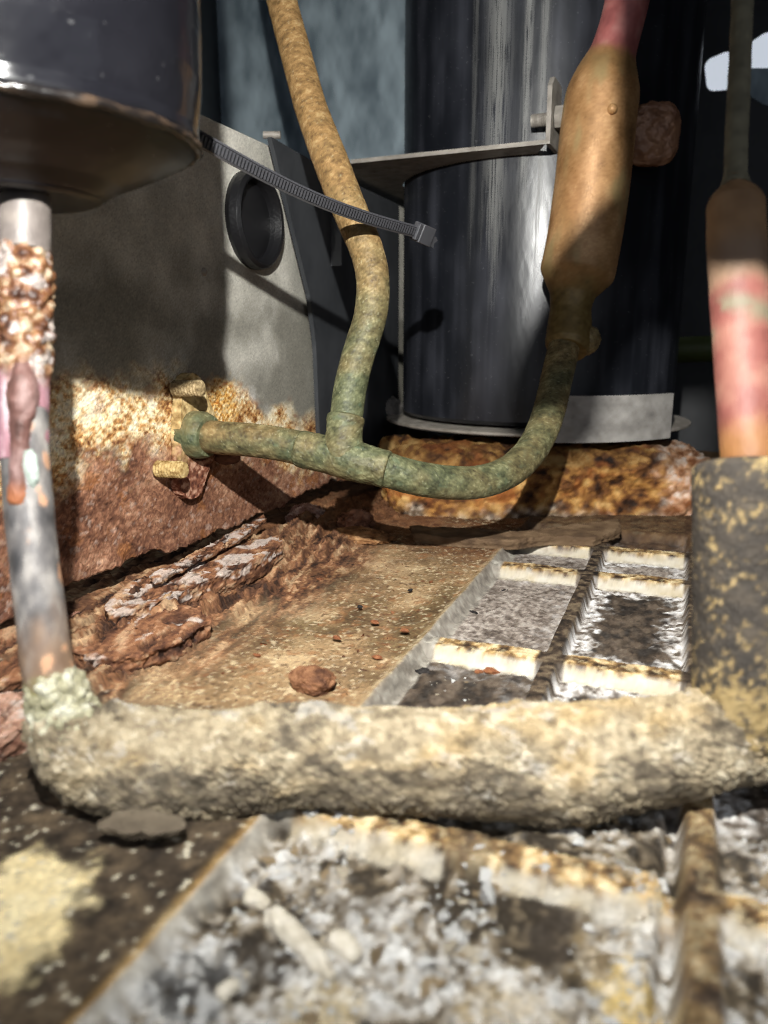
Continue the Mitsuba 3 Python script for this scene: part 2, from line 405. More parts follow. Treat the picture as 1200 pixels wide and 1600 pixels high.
# ribs and cells
ribc = ramp(np.clip(.5 + (fb(P, 320, 35, 5) - .5) * 2.2 + (n_fine - 0.5) * 0.4, 0, 1), (48, 34, 22), (104, 80, 52), (160, 130, 84), (206, 188, 150))
ribdark = ramp(np.clip(.5 + (fb(P, 420, 36, 4) - .5) * 2, 0, 1), (22, 17, 13), (58, 47, 37), (104, 90, 72))
rb = np.maximum(bB, np.maximum(bC, bD)) * (1 - 0.4 * near)
speckle_rib = sst(.54, .62, fb(P3, 600, 53, 3))
ribc = mx(ribc, lin((196, 178, 140)) * np.ones(3), speckle_rib * .5)
rbw = np.maximum.reduce([ridge(xa - q, 0.0024, 0.0006) for q in (RIB_X, RIB2_X, RIB3_X)]) * (sst(0.106, 0.112, GY) + near).clip(0, 1)
ribcol = mx(ribc, ribdark, np.clip(rbw, 0, 1) * (1 - .35 * near))
railc = ramp(np.clip(.5 + (fb(P, 320, 37, 4) - .5) * 1.8, 0, 1), (96, 80, 56), (146, 126, 96), (186, 172, 142))
railface = ramp(np.clip(.5 + (fb(P3, 300, 47, 4) - .5) * 1.6 + .25 * near, 0, 1), (98, 92, 84), (132, 126, 116), (176, 171, 160))
railc = mx(railc, ramp(np.clip(.5 + (fb(P, 240, 50, 4) - .5) * 1.8, 0, 1), (120, 90, 48), (170, 136, 82), (196, 170, 122)), near)
onrail = sst(RAIL_X + 0.0046, RAIL_X + 0.0040, xa)
ribcol = mx(ribcol, mx(railc, railface, sst(RAIL_X + 0.0006, RAIL_X + 0.0014, xa)), onrail)
face = ramp(np.clip(fb(P3, 170, 38, 4) * 1.3 + 0.05, 0, 1), (140, 124, 94), (176, 165, 142), (192, 187, 176))
gzx, gzy = np.gradient(Zh, xs, ys)
steep = sst(.25, .6, np.hypot(gzx, gzy)) * sst(RAIL_X - .001, RAIL_X + .0005, GX)
front = np.zeros_like(GX)
for cy in CROSS_Y: front = np.maximum(front, sst(cy - 0.0030, cy - 0.0022, ya) * sst(cy + 0.0016, cy + 0.0006, ya))
tz = (Zh + .0029) / .0032 + (fb(P3, 330, 46, 4) - .5) * 1.1
front = front * sst(.92, .72, tz) * sst(-.1, .12, (Zh + .0029) / .0032)
slope_zone = front * (1 - rbw) * (1 - onrail)
cell_id = np.floor((GX - RAIL_X) / 0.0262) + 7 * np.searchsorted(CROSS_Y, GY)
cellgrey = ramp(np.clip(0.5 + (fb(P, 650, 39, 3) - 0.5) * 1.6 + (fb(P, 90, 40, 3) - 0.5) * 0.8, 0, 1), (70, 61, 54), (118, 107, 98), (158, 149, 140))
celldark = ramp(np.clip(0.45 + (fb(P * [1, 0.6, 1], 300, 41, 4) - 0.5) * 2.4, 0, 1), (22, 17, 13), (52, 42, 32), (84, 72, 60))
cellwhite = ramp(np.clip(0.5 + (crumb - 0.5) * 2.6 + (n_fine - 0.5) * 0.6, 0, 1), (84, 74, 64), (168, 162, 156), (214, 212, 210))
edge_d = np.minimum(np.abs(xa - RIB_X), np.minimum(np.abs(xa - RIB2_X), np.abs(xa - RIB3_X)))
for cy in CROSS_Y: edge_d = np.minimum(edge_d, np.minimum(np.abs(ya - cy), np.abs(ya - cy - 0.006)))
salt = sst(0.0075, 0.0022, edge_d + (fb(P, 240, 42, 4) - 0.5) * 0.011)
right_cells = sst(RIB_X - 0.0005, RIB_X + 0.0005, GX)
second_row = sst(0.1395, 0.138, GY)
cc = mx(cellgrey, celldark, np.clip(right_cells * sst(0.205, 0.195, GY) + second_row * (1 - right_cells), 0, 1) * 0.92)
cc = mx(cc, cellwhite, np.clip(salt * right_cells + 0.25 * salt, 0, 1))
nearc = ramp(np.clip(0.40 + (crumb - 0.5) * 2.0 + (fb(P, 75, 19, 4) - 0.5) * 2.6, 0, 1), (44, 37, 28), (98, 86, 68), (150, 142, 130), (192, 190, 186))
for (px_, py_, ra, k_, tone) in ((320, 1540, .0048, .9, (26, 22, 19)), (420, 1500, .0040, .75, (40, 34, 28)), (560, 1420, .0050, .6, (62, 54, 44)), (870, 1470, .0040, .6, (58, 50, 42)), (1020, 1330, .0030, .5, (60, 52, 42)), (700, 1500, .0040, .45, (70, 60, 48)),
                                (500, 1590, .0045, .7, (176, 160, 126)), (800, 1590, .0050, .6, (170, 150, 112)), (950, 1500, .0040, .4, (160, 140, 104)), (1000, 1590, .0052, .9, (188, 164, 108))):
    c_ = on_floor(px_, py_, -.0025); e_ = np.hypot(GX - c_[0], GY - c_[1]) / ra + (fb(P, 200, 66, 4) - .5) * 1.6
    nearc = mx(nearc, lin(tone) * (.7 + .6 * fb(P, 500, 67, 3))[..., None], k_ * sst(1.1, .55, e_))
cc = mx(cc, nearc, near)
pan_col = cc * (1 - raised[..., None]) + ribcol * raised[..., None]
pan_col = mx(pan_col, mx(railface, ribdark, rbw * .8), onrail * (1 - near) * (1 - raised) * .9)
pan_col = mx(pan_col, face, slope_zone * sst(0.30, 0.5, fb(P3, 110, 43, 3) + 0.12) * (1 - 0.3 * near))
farp = sst(0.226, 0.240, GY)
pan_col = mx(pan_col, ramp(fb(P, 200, 44, 4), (26, 18, 12), (70, 50, 34), (110, 84, 58)), farp * 0.9)
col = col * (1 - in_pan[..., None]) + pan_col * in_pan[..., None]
col = np.clip(col, 0.004, 0.9)
wn_ = np.random.default_rng(5).normal(0, 1, GX.shape)
col = np.clip(col * (1 + .17 * (wn_ * (1 - .8 * steep))[..., None]), 0.004, 0.9)
nearm = ((GY < .107) & (GX > RAIL_X)).ravel()
c1 = [np.ones(GX.size), np.ones(GX.size), np.zeros(GX.size)]
for arr, val in zip(c1, cells(P.reshape(-1, 3)[nearm] * [1, 1, 0], 0.0009, 15)): arr[nearm] = val
c1 = [a.reshape(GX.shape) for a in c1]
bumpy = near * in_pan * (1 - raised) * sst(.40, .60, fb(P, 75, 19, 4))
PV[..., 2] += bumpy * (.0004 * (1 - np.clip(c1[0] * 1.35, 0, 1) ** 2)) * (.4 + c1[2])
col = mx(col, col * .35, bumpy * sst(.18, .03, c1[1] - c1[0]) * .7)
col = mx(col, lin((204, 202, 198)) * np.ones(3), bumpy * sst(.60, .8, c1[2]) * .5)
nx, ny = GX.shape
PF = grid_faces(nx, ny)
PVf, PC = PV.reshape(-1, 3), col.reshape(-1, 3)
PN = norms(PVf, PF)
if PN[:, 2].mean() < 0: PF, PN = PF[:, ::-1], -PN


def region(mask_fn):
    c = PVf[PF].mean(1)
    return mask_fn(c[:, 0], c[:, 1])


def submesh(faces):
    used, inv = np.unique(faces, return_inverse=True)
    return used, inv.reshape(-1, 3)


def add_region(name, sel, parent=None):
    used, f = submesh(PF[sel])
    return add(name, (PVf[used], f), 'crusty', parent, color=PC[used], normals=PN[used])


cx, cyy = PVf[PF].mean(1).T[:2]
owner = np.full(len(PF), 0)
owner[(cx > RAIL_X - 0.0016) & (cx < RAIL_X + 0.0036)] = 1
inside = cx >= RAIL_X + 0.0036
owner[inside] = 100
owner[inside & (np.abs(cx - RIB_X) < 0.0023) & (cyy > 0.106)] = 2
owner[inside & (np.abs(cx - RIB2_X) < 0.0026)] = 3
owner[inside & (np.abs(cx - RIB3_X) < 0.0026)] = 4
for k, cy in enumerate(CROSS_Y):
    owner[inside & (owner == 100) & (cyy > cy - 0.001) & (cyy < cy + 0.0069)] = 5 + k
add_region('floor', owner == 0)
tag('floor', 'corroded pan floor of rusty sand with stained and shadow-painted patches, left of the long rail', kind='structure')
k = add_region('rail', owner == 1, 'floor'); tag(k, 'long raised rail with a pale sloping face beside the sand')
for o in (2, 3, 4): add_region('rib', owner == o, 'floor')
for o in range(5, 5 + len(CROSS_Y)): add_region('cross_rib', owner == o, 'floor')
cellrow = np.searchsorted(CROSS_Y, cyy)
cellcol = np.digitize(cx, [RIB_X, RIB2_X, RIB3_X])
for r_ in range(len(CROSS_Y) + 1):
    for c_ in range(4):
        s_ = (owner == 100) & (cellrow == r_) & (cellcol == c_)
        if s_.sum() > 50: add_region('sunk_cell', s_, 'floor')

# ---------------------------------------------------------------- the rusting side panel on the left
wy = np.unique(np.r_[np.arange(0.05, 0.105, 0.0008), np.arange(0.105, 0.262, 0.00036), np.arange(0.262, 0.40, 0.001)])
nt = 330
tv = np.linspace(0, 1, nt)
zb = 0.0075 + (meshkit.fbm(np.stack([wy * 90, wy * 0, wy * 0], -1), 5, 51) - 0.5) * 0.0050 + (meshkit.noise(np.stack([wy * 700, wy * 0, wy * 0], -1), 57) ** 3) * 0.0008 + 0.001 * np.sin(wy * 60)
WY, TV = np.meshgrid(wy, tv, indexing='ij')
WZ = zb[:, None] + TV * (0.1158 - zb[:, None])
PW = np.stack([WY * 0, WY, WZ], -1)
edge_z = 0.0475 - 0.0000 * WY - 0.26 * np.clip(WY - 0.172, 0, 1) + (fb(PW, 70, 52, 4) - 0.5) * 0.018 - 0.12 * np.clip(0.14 - WY, 0, 1)
rm = sst(0.006, -0.002, WZ - edge_z)                                   # rusted or scaled at all
deep = sst(0.004, -0.006, WZ - (edge_z - 0.0135) + (fb(PW, 160, 53, 3) - 0.5) * 0.012)   # dark brown rust
wn = fb(PW, 900, 54, 3); wm = fb(PW, 260, 55, 4)
WX = WALL_X + rm * ((wm - 0.5) * 0.0005 + (wn - 0.5) * 0.00018 + 0.0002) + (fb(PW, 25, 56, 2) - 0.5) * 0.0004
WX += 0.0022 * sst(0.006, 0.0, WZ - zb[:, None]) * (fb(PW, 90, 57, 3) - 0.25)
w1, w2, wid = (a.reshape(WY.shape) for a in cells(PW.reshape(-1, 3), 0.0009, 70))
WX = WX + rm * .00009 * (1 - np.clip(w1 * 1.35, 0, 1) ** 2) * (.3 + wid)
zinc = ramp(np.clip(0.5 + (fb(PW * [1, 1, 0.55], 90, 58, 4) - 0.5) * 1.2 + (fb(PW, 1000, 59, 2) - 0.5) * 0.35, 0, 1), (142, 140, 131), (172, 169, 159), (198, 195, 185))
grime = sst(0.42, 0.75, fb(PW * [1, 1, 0.8], 45, 60, 4) + 0.25 * sst(0.074, 0.062, WZ)) * sst(0.085, 0.070, WZ + (fb(PW, 60, 61, 3) - 0.5) * 0.01)
wc = mx(zinc, ramp(wn, (88, 86, 78), (120, 117, 106)), grime * 0.8)
pale = sst(0.014, 0.004, np.hypot(WY - 0.197, (WZ - 0.0385) * 1.3) + (fb(PW, 120, 62, 3) - 0.5) * 0.016)
wc = mx(wc, ramp(wn, (176, 172, 164), (216, 212, 206)), pale)
scale = ramp(np.clip(0.60 + (fb(PW, 620, 63, 4) - 0.5) * 1.5 + (fb(PW, 120, 49, 4) - .5) * 1.7, 0, 1), (104, 60, 28), (186, 138, 82), (226, 204, 160), (238, 226, 198))
wc = mx(wc, scale, rm)
brown = ramp(np.clip(0.52 + (fb(PW, 480, 64, 4) - 0.5) * .9 + (fb(PW, 75, 72, 4) - .5) * 1.3 + (wn - 0.5) * 0.45 + (wid - .5) * .12, 0, 1), (62, 38, 28), (106, 70, 52), (138, 97, 74), (172, 134, 108))
wc = mx(wc, brown, deep)
orange = sst(0.62, 0.72, fb(PW, 130, 65, 4)) * sst(0.010, -0.001, WZ - edge_z) * 0.8
wc = mx(wc, ramp(fb(PW, 800, 66, 2), (116, 66, 30), (164, 108, 60)), orange * .7)
hol = sst(0.012, 0.0055, np.hypot(WY - 0.1845, (WZ - 0.0420) * 1.25) + (fb(PW, 300, 67, 4) - 0.5) * 0.008)
wc = mx(wc, ramp(np.clip(0.5 + (fb(PW, 700, 68, 3) - 0.5) * 2.5, 0, 1), (150, 88, 26), (206, 160, 86), (220, 196, 150)), hol)
WX += hol * (wn - 0.45) * 0.0008
whitec = sst(0.66, 0.74, fb(PW, 380, 69, 3)) * rm * sst(0.2, 0.9, deep + 0.4)
wc = mx(wc, lin((206, 192, 180)) * np.ones(3), whitec * 0.22)
wc = mx(wc, wc * .5, rm * sst(.15, .02, w2 - w1) * .35)
wc = wc * (1 + (.10 + .10 * rm[..., None]) * np.random.default_rng(6).normal(0, 1, WY.shape)[..., None])
WV = np.stack([WX, WY, WZ], -1)
back = [np.stack([np.full_like(wy, WALL_X - 0.0012), wy, zb + (0.1158 - zb) * f], -1) for f in (1.0, 0.5, 0.0)]
WV = np.concatenate([WV, np.stack(back, 1)], 1)
wc = np.concatenate([wc, np.repeat(wc[:, -1:], 3, 1)], 1)
WF = grid_faces(len(wy), WV.shape[1], True)
V_ = WV.reshape(-1, 3)
fr_ = WF[(WF % WV.shape[1]).max(1) < nt - 2]
if norms(V_, WF)[len(tv) // 2 + WV.shape[1] * 300][0] < 0: WF = WF[:, ::-1]
side = thing('side_panel', 'galvanised side panel with pale scale and brown rust eating its lower half, along the left', 'metal panel')
add('sheet', (V_, WF), 'crusty', side, color=np.clip(wc.reshape(-1, 3), 0.004, 0.9))
for (px, py, r) in ((318, 425, 0.0011), (497, 566, 0.0009), (497, 480, 0.0007)):
    o = on_wall(px, py)
    add('rivet', lathe([(0, 0.0009), (r * 0.6, 0.00075), (r, 0.0002), (r, -0.0004)], o, (1, 0, 0), 24), 'zinc_bracket', side, smooth=50)
for (px, py) in ((427, 211),):
    o = at(px, py, 0.233)
    add('screw_tip', tube([o - RGT * 0.003, o + RGT * 0.0022], 0.0011, 0.0003, 20)[:2], 'zinc_bracket', side, smooth=50)
grm = thing('rubber_grommet', 'round black rubber grommet set in the grey side panel', 'grommet')
o = on_wall(391, 345)
add('ring', lathe([(0.0112, -0.001), (0.0132, -0.0002), (0.0136, 0.0014), (0.0132, 0.0036), (0.0122, 0.0044), (0.0113, 0.0040), (0.0108, 0.0020), (0.0106, -0.001)], o, (1, 0, 0), 96, 0.0004), 'rubber', grm, smooth=60)
add('plug', lathe([(0.0, 0.0009), (0.009, 0.0007), (0.0110, 0.0004), (0.0112, -0.002)], o, (1, 0, 0), 64), 'rubber', grm, smooth=50)

# dark plate put in for the shade on the rear end of the side panel
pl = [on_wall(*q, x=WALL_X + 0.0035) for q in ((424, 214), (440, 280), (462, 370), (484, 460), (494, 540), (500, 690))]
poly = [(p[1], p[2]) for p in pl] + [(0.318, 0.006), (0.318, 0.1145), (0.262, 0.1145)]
blk = thing('shade_plate', 'dark plate added for the shade on the rear end of the grey side panel', 'bracket')
add('plate', slab(poly, 0.0015, (WALL_X + 0.002, 0, 0), (0, 1, 0), (0, 0, 1)), 'shade_black', blk, smooth=False)
add('lip', slab([(0, 0), (0.004, 0), (0.004, 0.0012), (0, 0.0012)], 0.030, (WALL_X + 0.0035, 0.2505, 0.0845), (1, 0, 0), (0, 1, 0)), 'shade_black', blk, smooth=False)

# ---------------------------------------------------------------- pipe flange with studs
fl = thing('pipe_flange', 'diamond shaped rusty flange plate on the side panel round the green pipe end', 'flange')
fo = np.array([WALL_X + 0.0004, 0, 0])
cu, cl, cm = on_wall(286, 612)[1:], on_wall(285, 744)[1:], on_wall(297, 680)[1:]
shape = Polygon(Point(*cu).buffer(0.0048).union(Point(*cm).buffer(0.0088)).convex_hull.union(Point(*cl).buffer(0.0058).union(Point(*cm).buffer(0.0080)).convex_hull))
shape = Polygon(shape.exterior, [Point(*cm).buffer(0.0066).exterior.coords])
pm = slab(shape, 0.0028, fo, (0, 1, 0), (0, 0, 1))
pm = trimesh.Trimesh(*trimesh.remesh.subdivide_to_size(pm.vertices, pm.faces, 0.0006)); pm.merge_vertices()
V, F = np.array(pm.vertices), np.array(pm.faces)
N = norms(V, F)
V = V + N * ((fb(V, 500, 71, 3) - 0.5) * 0.0005 + (fb(V, 200, 72, 2) - 0.5) * 0.0005)[:, None]
lowz = sst(0.037, 0.028, V[:, 2] + (fb(V, 250, 73, 3) - 0.5) * 0.01)
c = mx(ramp(np.clip(0.5 + (fb(V, 400, 74, 4) - 0.5) * 2, 0, 1), (118, 92, 54), (178, 152, 104), (206, 186, 142)), ramp(np.clip(0.5 + (fb(V, 500, 75, 4) - 0.5) * 2.4, 0, 1), (70, 38, 28), (122, 76, 56), (190, 150, 126)), lowz)
add('plate', (V, F), 'crusty', fl, color=c)


def stud(base, length, r, colr, seed):
    n = int(length / 0.00011)
    h = np.linspace(-0.001, length, n)
    rr = r * (0.93 + 0.20 * (np.abs(((h / 0.00085) % 1) - .5) * 2 - .5)); rr[-3:] *= np.array([0.92, 0.8, 0.6]); rr = np.r_[rr, 0.0]; h = np.r_[h, length]
    V, F = lathe(list(zip(rr, h)), base, (1, -0.02, 0.03), 40)
    if np.einsum('ij,ij->', V[F[:, 0]] - V.mean(0), np.cross(V[F[:, 1]] - V.mean(0), V[F[:, 2]] - V.mean(0))) < 0: F = F[:, ::-1]
    N = norms(V, F); V = V + N * ((fb(V, 900, seed, 2) - 0.5) * 0.00012)[:, None]
    c = ramp(np.clip(0.5 + (fb(V, 700, seed + 1, 3) - 0.5) * 2, 0, 1), *colr)
    k = add('stud', (V, F), 'crusty', fl, color=c)
    return k


b1, b2 = on_wall(278, 607, WALL_X + 0.0026), on_wall(252, 733, WALL_X + 0.0022)
tag(stud(b1, 0.0074, 0.00205, ((92, 76, 52), (142, 122, 88), (176, 156, 120)), 81), 'upper threaded stud coated in tan scale')
tag(stud(b2, 0.0070, 0.0021, ((112, 84, 44), (160, 134, 86), (190, 168, 120)), 84), 'lower threaded stud coated in yellow scale')
o = on_wall(333, 712, WALL_X + 0.0024)
V, F = lump(o + np.array([0.003, 0.002, 0.0]), (0.0042, 0.0026, 0.0026), 86, 0.15, 3)
add('nut', (V, F), 'crusty', fl, color=ramp(fb(V, 500, 87, 3), (40, 26, 20), (92, 62, 48), (120, 88, 66)))

# ---------------------------------------------------------------- green copper pipe with tee, riser, bend and filter
asm = thing('tee_pipe', 'green and brown copper pipe with a tee, running from flange to fat copper filter', 'pipe')


def verdi(V, greenish, seed, dark=0.0):
    n1, n2 = np.clip(0.5 + (fb(V, 330, seed, 4) - 0.5) * 2.0, 0, 1), np.clip(0.5 + (fb(V, 1100, seed + 1, 3) - 0.5) * 2.2, 0, 1)
    g = ramp(0.6 * n1 + 0.4 * n2, (40, 42, 29), (66, 70, 49), (92, 95, 68), (132, 132, 98))
    b = ramp(0.6 * n1 + 0.4 * n2, (84, 64, 38), (124, 96, 60), (150, 118, 76), (180, 152, 108))
    teal = sst(0.62, 0.74, fb(V, 420, seed + 2, 3))
    g = mx(g, lin((84, 104, 84)) * np.ones(3), teal * 0.35)
    c = mx(b, g, np.clip(greenish, 0, 1))
    spot = sst(0.70, 0.78, fb(V, 800, seed + 3, 2))
    glint = sst(0.74, 0.82, fb(V, 1000, seed + 4, 2))
    return mx(mx(c, c * 0.4, spot * 0.6), lin((180, 178, 146)) * np.ones(3), glint * .3)


def pit_disp(seed, a=0.00022, b=0.00012):
    return lambda V, S, TH: (fb(V, 260, seed, 3) - 0.5) * a + (fb(V, 1100, seed + 1, 3) - 0.5) * b


col_path = [at(276, 677, 0.2008), at(300, 678.5, 0.1985), at(328, 682, 0.1960)]
V, F, S, TH = tube(col_path, [(0, 0.0056), (0.05, 0.0062), (0.75, 0.0061), (1, 0.0051)], 0.00025, 72, pit_disp(91, 0.0003, 0.0002))
add('collar', (V, F), 'patina', asm, color=mx(verdi(V, 0.85 + (fb(V, 150, 92, 2) - 0.5), 93), lin((92, 112, 84)) * np.ones(3), np.full(len(V), 0.15)))
stub = [at(*q) for q in ((318, 681, 0.1970), (345, 684, 0.1945), (420, 691, 0.1905), (480, 703, 0.1878), (500, 708, 0.1868))]
V, F, S, TH = tube(stub, 0.0042, 0.00028, 72, pit_disp(94))
add('stub_pipe', (V, F), 'patina', asm, color=verdi(V, 0.62 + (fb(V, 120, 95, 3) - 0.5) * 1.6 + 0.3 * (S - 0.3), 96))
tee_h = [at(*q) for q in ((466, 700, 0.1882), (500, 708, 0.1869), (540, 717, 0.1852), (575, 726, 0.1840), (606, 734, 0.1832))]
V, F, S, TH = tube(tee_h, [(0, 0.0042), (0.03, 0.0045), (0.30, 0.0046), (0.55, 0.0049), (0.72, 0.0048), (0.86, 0.0045), (0.97, 0.0046), (1, 0.0042)], 0.00025, 84, pit_disp(97, 0.0004, 0.00022))
tee_c = verdi(V, 0.95 + (fb(V, 130, 98, 2) - 0.5) * 0.8, 99)
add('tee_fitting', (V, F), 'patina', asm, color=tee_c)
tee_v = [at(*q) for q in ((536, 720, 0.1852), (537, 695, 0.1850), (539, 665, 0.1852), (541, 650, 0.1854))]
V, F, S, TH = tube(tee_v, [(0, 0.0044), (0.3, 0.0049), (0.55, 0.0044), (0.80, 0.0044), (0.88, 0.0046), (0.97, 0.0046), (1, 0.0042)], 0.00025, 72, pit_disp(101, 0.0003, 0.0002))
add('tee_neck', (V, F), 'patina', asm, color=verdi(V, 0.9 + (fb(V, 130, 102, 2) - 0.5) * 0.8, 103))
riser = [at(*q) for q in ((540, 665, 0.1852), (547, 610, 0.1858), (560, 555, 0.1862), (577, 500, 0.1868), (583, 450, 0.1875), (577, 405, 0.1885), (558, 355, 0.190), (533, 295, 0.1935), (512, 240, 0.197),
                            (488, 175, 0.203), (464, 90, 0.211), (440, 0, 0.219), (416, -110, 0.228), (396, -220, 0.236))]
V, F, S, TH = tube(riser, [(0, 0.0040), (0.2, 0.0041), (0.36, 0.0045), (0.5, 0.0043), (1, 0.0043)], 0.0003, 72, pit_disp(104))
add('riser_pipe', (V, F), 'patina', asm, color=verdi(V, 1.15 - S * 3.1 + (fb(V, 100, 105, 3) - 0.5) * 0.9, 106))
bend = [at(*q) for q in ((590, 729, 0.1836), (630, 742, 0.1850), (690, 753, 0.1890), (740, 754, 0.1935), (785, 742, 0.1990), (820, 716, 0.2060), (845, 678, 0.2140), (860, 635, 0.2205), (870, 590, 0.2260), (884, 530, 0.2320), (890, 500, 0.2340))]
V, F, S, TH = tube(bend, [(0, 0.0042), (0.3, 0.0042), (0.62, 0.0045), (1, 0.0048)], 0.00028, 72, pit_disp(107))
add('bend_pipe', (V, F), 'patina', asm, color=verdi(V, 0.95 - 0.35 * S + (fb(V, 110, 108, 3) - 0.5) * 0.7, 109))
filt = [at(*q) for q in ((885, 548, 0.2315), (889, 520, 0.2330), (893, 470, 0.2340), (905, 412, 0.2340), (928, 260, 0.2310), (950, 110, 0.2275), (966, 55, 0.2260), (978, 10, 0.2250), (988, -60, 0.2230), (998, -150, 0.2200))]
FK = 0.2325 / 0.180
V, F, S, TH = tube(filt, [(q, r * FK) for q, r in ((0, 0.0046), (0.02, 0.0053), (0.06, 0.0052), (0.105, 0.0048), (0.135, 0.0052), (0.165, 0.0070), (0.192, 0.0086), (0.205, 0.0087), (0.59, 0.0084), (0.605, 0.0082), (0.64, 0.0072), (0.70, 0.0052), (0.76, 0.0050), (1, 0.0050))],
                   0.00035, 120, lambda V, S, TH: (fb(V, 40, 111, 3) - 0.5) * 0.0005)
n1 = np.clip(0.5 + (fb(V * [1, 1, 0.5], 150, 113, 5) - 0.5) * 1.3 + (fb(V, 900, 114, 2) - 0.5) * 0.5, 0, 1)
fc = ramp(n1, (108, 78, 48), (146, 108, 68), (168, 128, 86), (190, 154, 112))
fc = mx(fc, lin((150, 94, 58)) * np.ones(3), sst(0.54, 0.74, fb(V * [1, 1, .5], 58, 115, 3)) * 0.4)
fc = mx(fc, lin((150, 132, 92)) * np.ones(3), sst(0.55, 0.75, fb(V * [1, 1, 0.35], 130, 116, 3)) * 0.7)
olive = sst(0.215, 0.12, S + (fb(V, 120, 117, 2) - 0.5) * 0.05)
fc = mx(fc, ramp(fb(V, 400, 118, 4), (74, 58, 30), (112, 92, 52), (138, 118, 74)), olive)
neckp = sst(0.655, 0.70, S + (fb(V, 200, 119, 3) - 0.5) * 0.03)
fc = mx(fc, ramp(fb(V, 160, 120, 3), (120, 66, 66), (158, 92, 88), (176, 126, 118)), neckp)
fc = mx(fc, ramp(fb(V, 300, 121, 3), (96, 76, 50), (140, 106, 62)), sst(0.612, 0.65, S) * (1 - neckp) * 0.6)
fk = add('filter', (V, F), 'copper', asm, color=fc)
tag(fk, 'fat orange brown copper filter cylinder with tapered ends')
o = at(957, 170, 0.2180)
V, F = lump(o, (0.0014, 0.0014, 0.0014), 123, 0.03, 3)
add('pimple', (V, F), 'copper', fk, color=ramp(fb(V, 500, 124, 2), (150, 108, 66), (190, 150, 104)))
V, F = lump(at(915, 531, 0.2325), (0.0044, 0.0042, 0.0044), 125, 0.1, 4)
add('solder_bead', (V, F), 'patina', fk, color=verdi(V, np.full(len(V), 0.5), 126))

# ---------------------------------------------------------------- cable tie
tie = thing('cable_tie', 'black ribbed plastic cable tie stretched across in front of the brown riser pipe', 'cable tie')
A, B = at(296, 208, 0.141), at(652, 362, 0.192)
ex = (B - A) / np.linalg.norm(B - A)
ez = np.cross(ex, at(480, 290, 1) - EYE); ez /= np.linalg.norm(ez)
ez = ez if ez[2] > 0 else -ez
en = np.cross(ez, ex); en = en if en @ FWD < 0 else -en
Ltie, hw = np.linalg.norm(B - A), 0.00142


def sag(x): return -0.0021 * np.sin(np.pi * x / Ltie) * np.ones_like(x)


def tie_box(x0, x1, z0, z1, n0, n1):
    b = trimesh.creation.box(bounds=[(x0, z0, n0), (x1, z1, n1)])
    return b


xx = np.linspace(-0.004, Ltie, 90)
prof = np.array([(-hw, 0), (-hw, 0.00085), (-hw * 0.74, 0.00105), (-hw * 0.66, 0.00055), (hw * 0.66, 0.00055), (hw * 0.74, 0.00105), (hw, 0.00085), (hw, 0)])
V = (A[None, None] + ex * xx[:, None, None] + ez * (prof[None, :, 0, None] + sag(xx)[:, None, None]) + en * prof[None, :, 1, None]).reshape(-1, 3)
F = grid_faces(len(xx), 8, True)
add('strap', trimesh.Trimesh(V, F, process=False), 'nylon', tie, smooth=30)
V = V.reshape(len(xx), 8, 3)
teeth = []
pitch = 0.00084
for x in np.arange(-0.002, Ltie - 0.0012, pitch):
    b = trimesh.creation.box((pitch * 0.46, hw * 1.30, 0.00075))
    b.vertices[b.vertices[:, 2] > 0] -= [pitch * 0.16, 0, 0]
    b.apply_transform(frame(A + ex * x + ez * sag(x) + en * 0.00080, ex, ez, np.cross(ex, ez)))
    teeth.append(b)
k = add('teeth', trimesh.util.concatenate(teeth), 'nylon', tie, smooth=False); tag(k, kind='stuff')
H = B + en * 0.0004


def rounded(size, r=0.0003):
    b = trimesh.creation.box(np.array(size) - 2 * r)
    import manifold3d as m3
    pts = np.concatenate([b.vertices + r * d for d in trimesh.creation.icosphere(1).vertices])
    return trimesh.Trimesh(pts).convex_hull


b = rounded((0.0048, 0.0046, 0.0036)); b.apply_transform(frame(H + ex * 0.0018, ex, ez, np.cross(ex, ez))); add('head', b, 'nylon', tie, smooth=40)
b = rounded((0.0011, 0.0040, 0.0012), 0.0002); b.apply_transform(frame(H - ex * 0.0012 + en * 0.0008, ex, ez, np.cross(ex, ez))); add('head_lip', b, 'nylon', tie, smooth=40)
tl = trimesh.creation.extrude_polygon(Polygon([(-0.0002, -0.0011), (0.0030, -0.0016), (0.0026, -0.0004), (0.0034, 0.0006), (0.0024, 0.0012), (-0.0002, 0.0011)]), 0.0009, engine='earcut')
tl.apply_transform(frame(H + ex * 0.0036 - ez * 0.0006, ex, ez, np.cross(ex, ez))); add('tail', tl, 'nylon', tie, smooth=False)

# ---------------------------------------------------------------- black accumulator top left
acc = thing('accumulator', 'glossy black accumulator vessel overhead with a brown lower rim', 'pressure vessel')
ao = at(-2, 200, 0.107); ao[2] = 0; AS = 1.06
prof = [(r * AS, 0.0796 + (z - 0.0772) * AS) for r, z in ((0.0118, 0.0772), (0.0128, 0.0776), (0.0150, 0.0790), (0.0190, 0.0806), (0.0228, 0.0824), (0.0246, 0.0834), (0.0255, 0.0842), (0.0258, 0.0850), (0.0256, 0.0862), (0.0259, 0.0885), (0.0264, 0.092), (0.0266, 0.10), (0.0266, 0.20), (0.0, 0.2001))]
V, F = lathe(prof, ao, nseg=160, step=0.0009)
add('shell', trimesh.Trimesh(V, F, process=False), 'glossy_black', acc, smooth=True)
V, F = lathe([(0.0, 0.0792), (0.0121, 0.0792), (0.0130, 0.0796), (0.0131, 0.0804), (0.0123, 0.081)], ao, nseg=120, step=0.0006)
add('bottom_cap', trimesh.Trimesh(V, F, process=False), 'glossy_black', acc, smooth=True)
th = np.linspace(0, 2 * np.pi, 180)
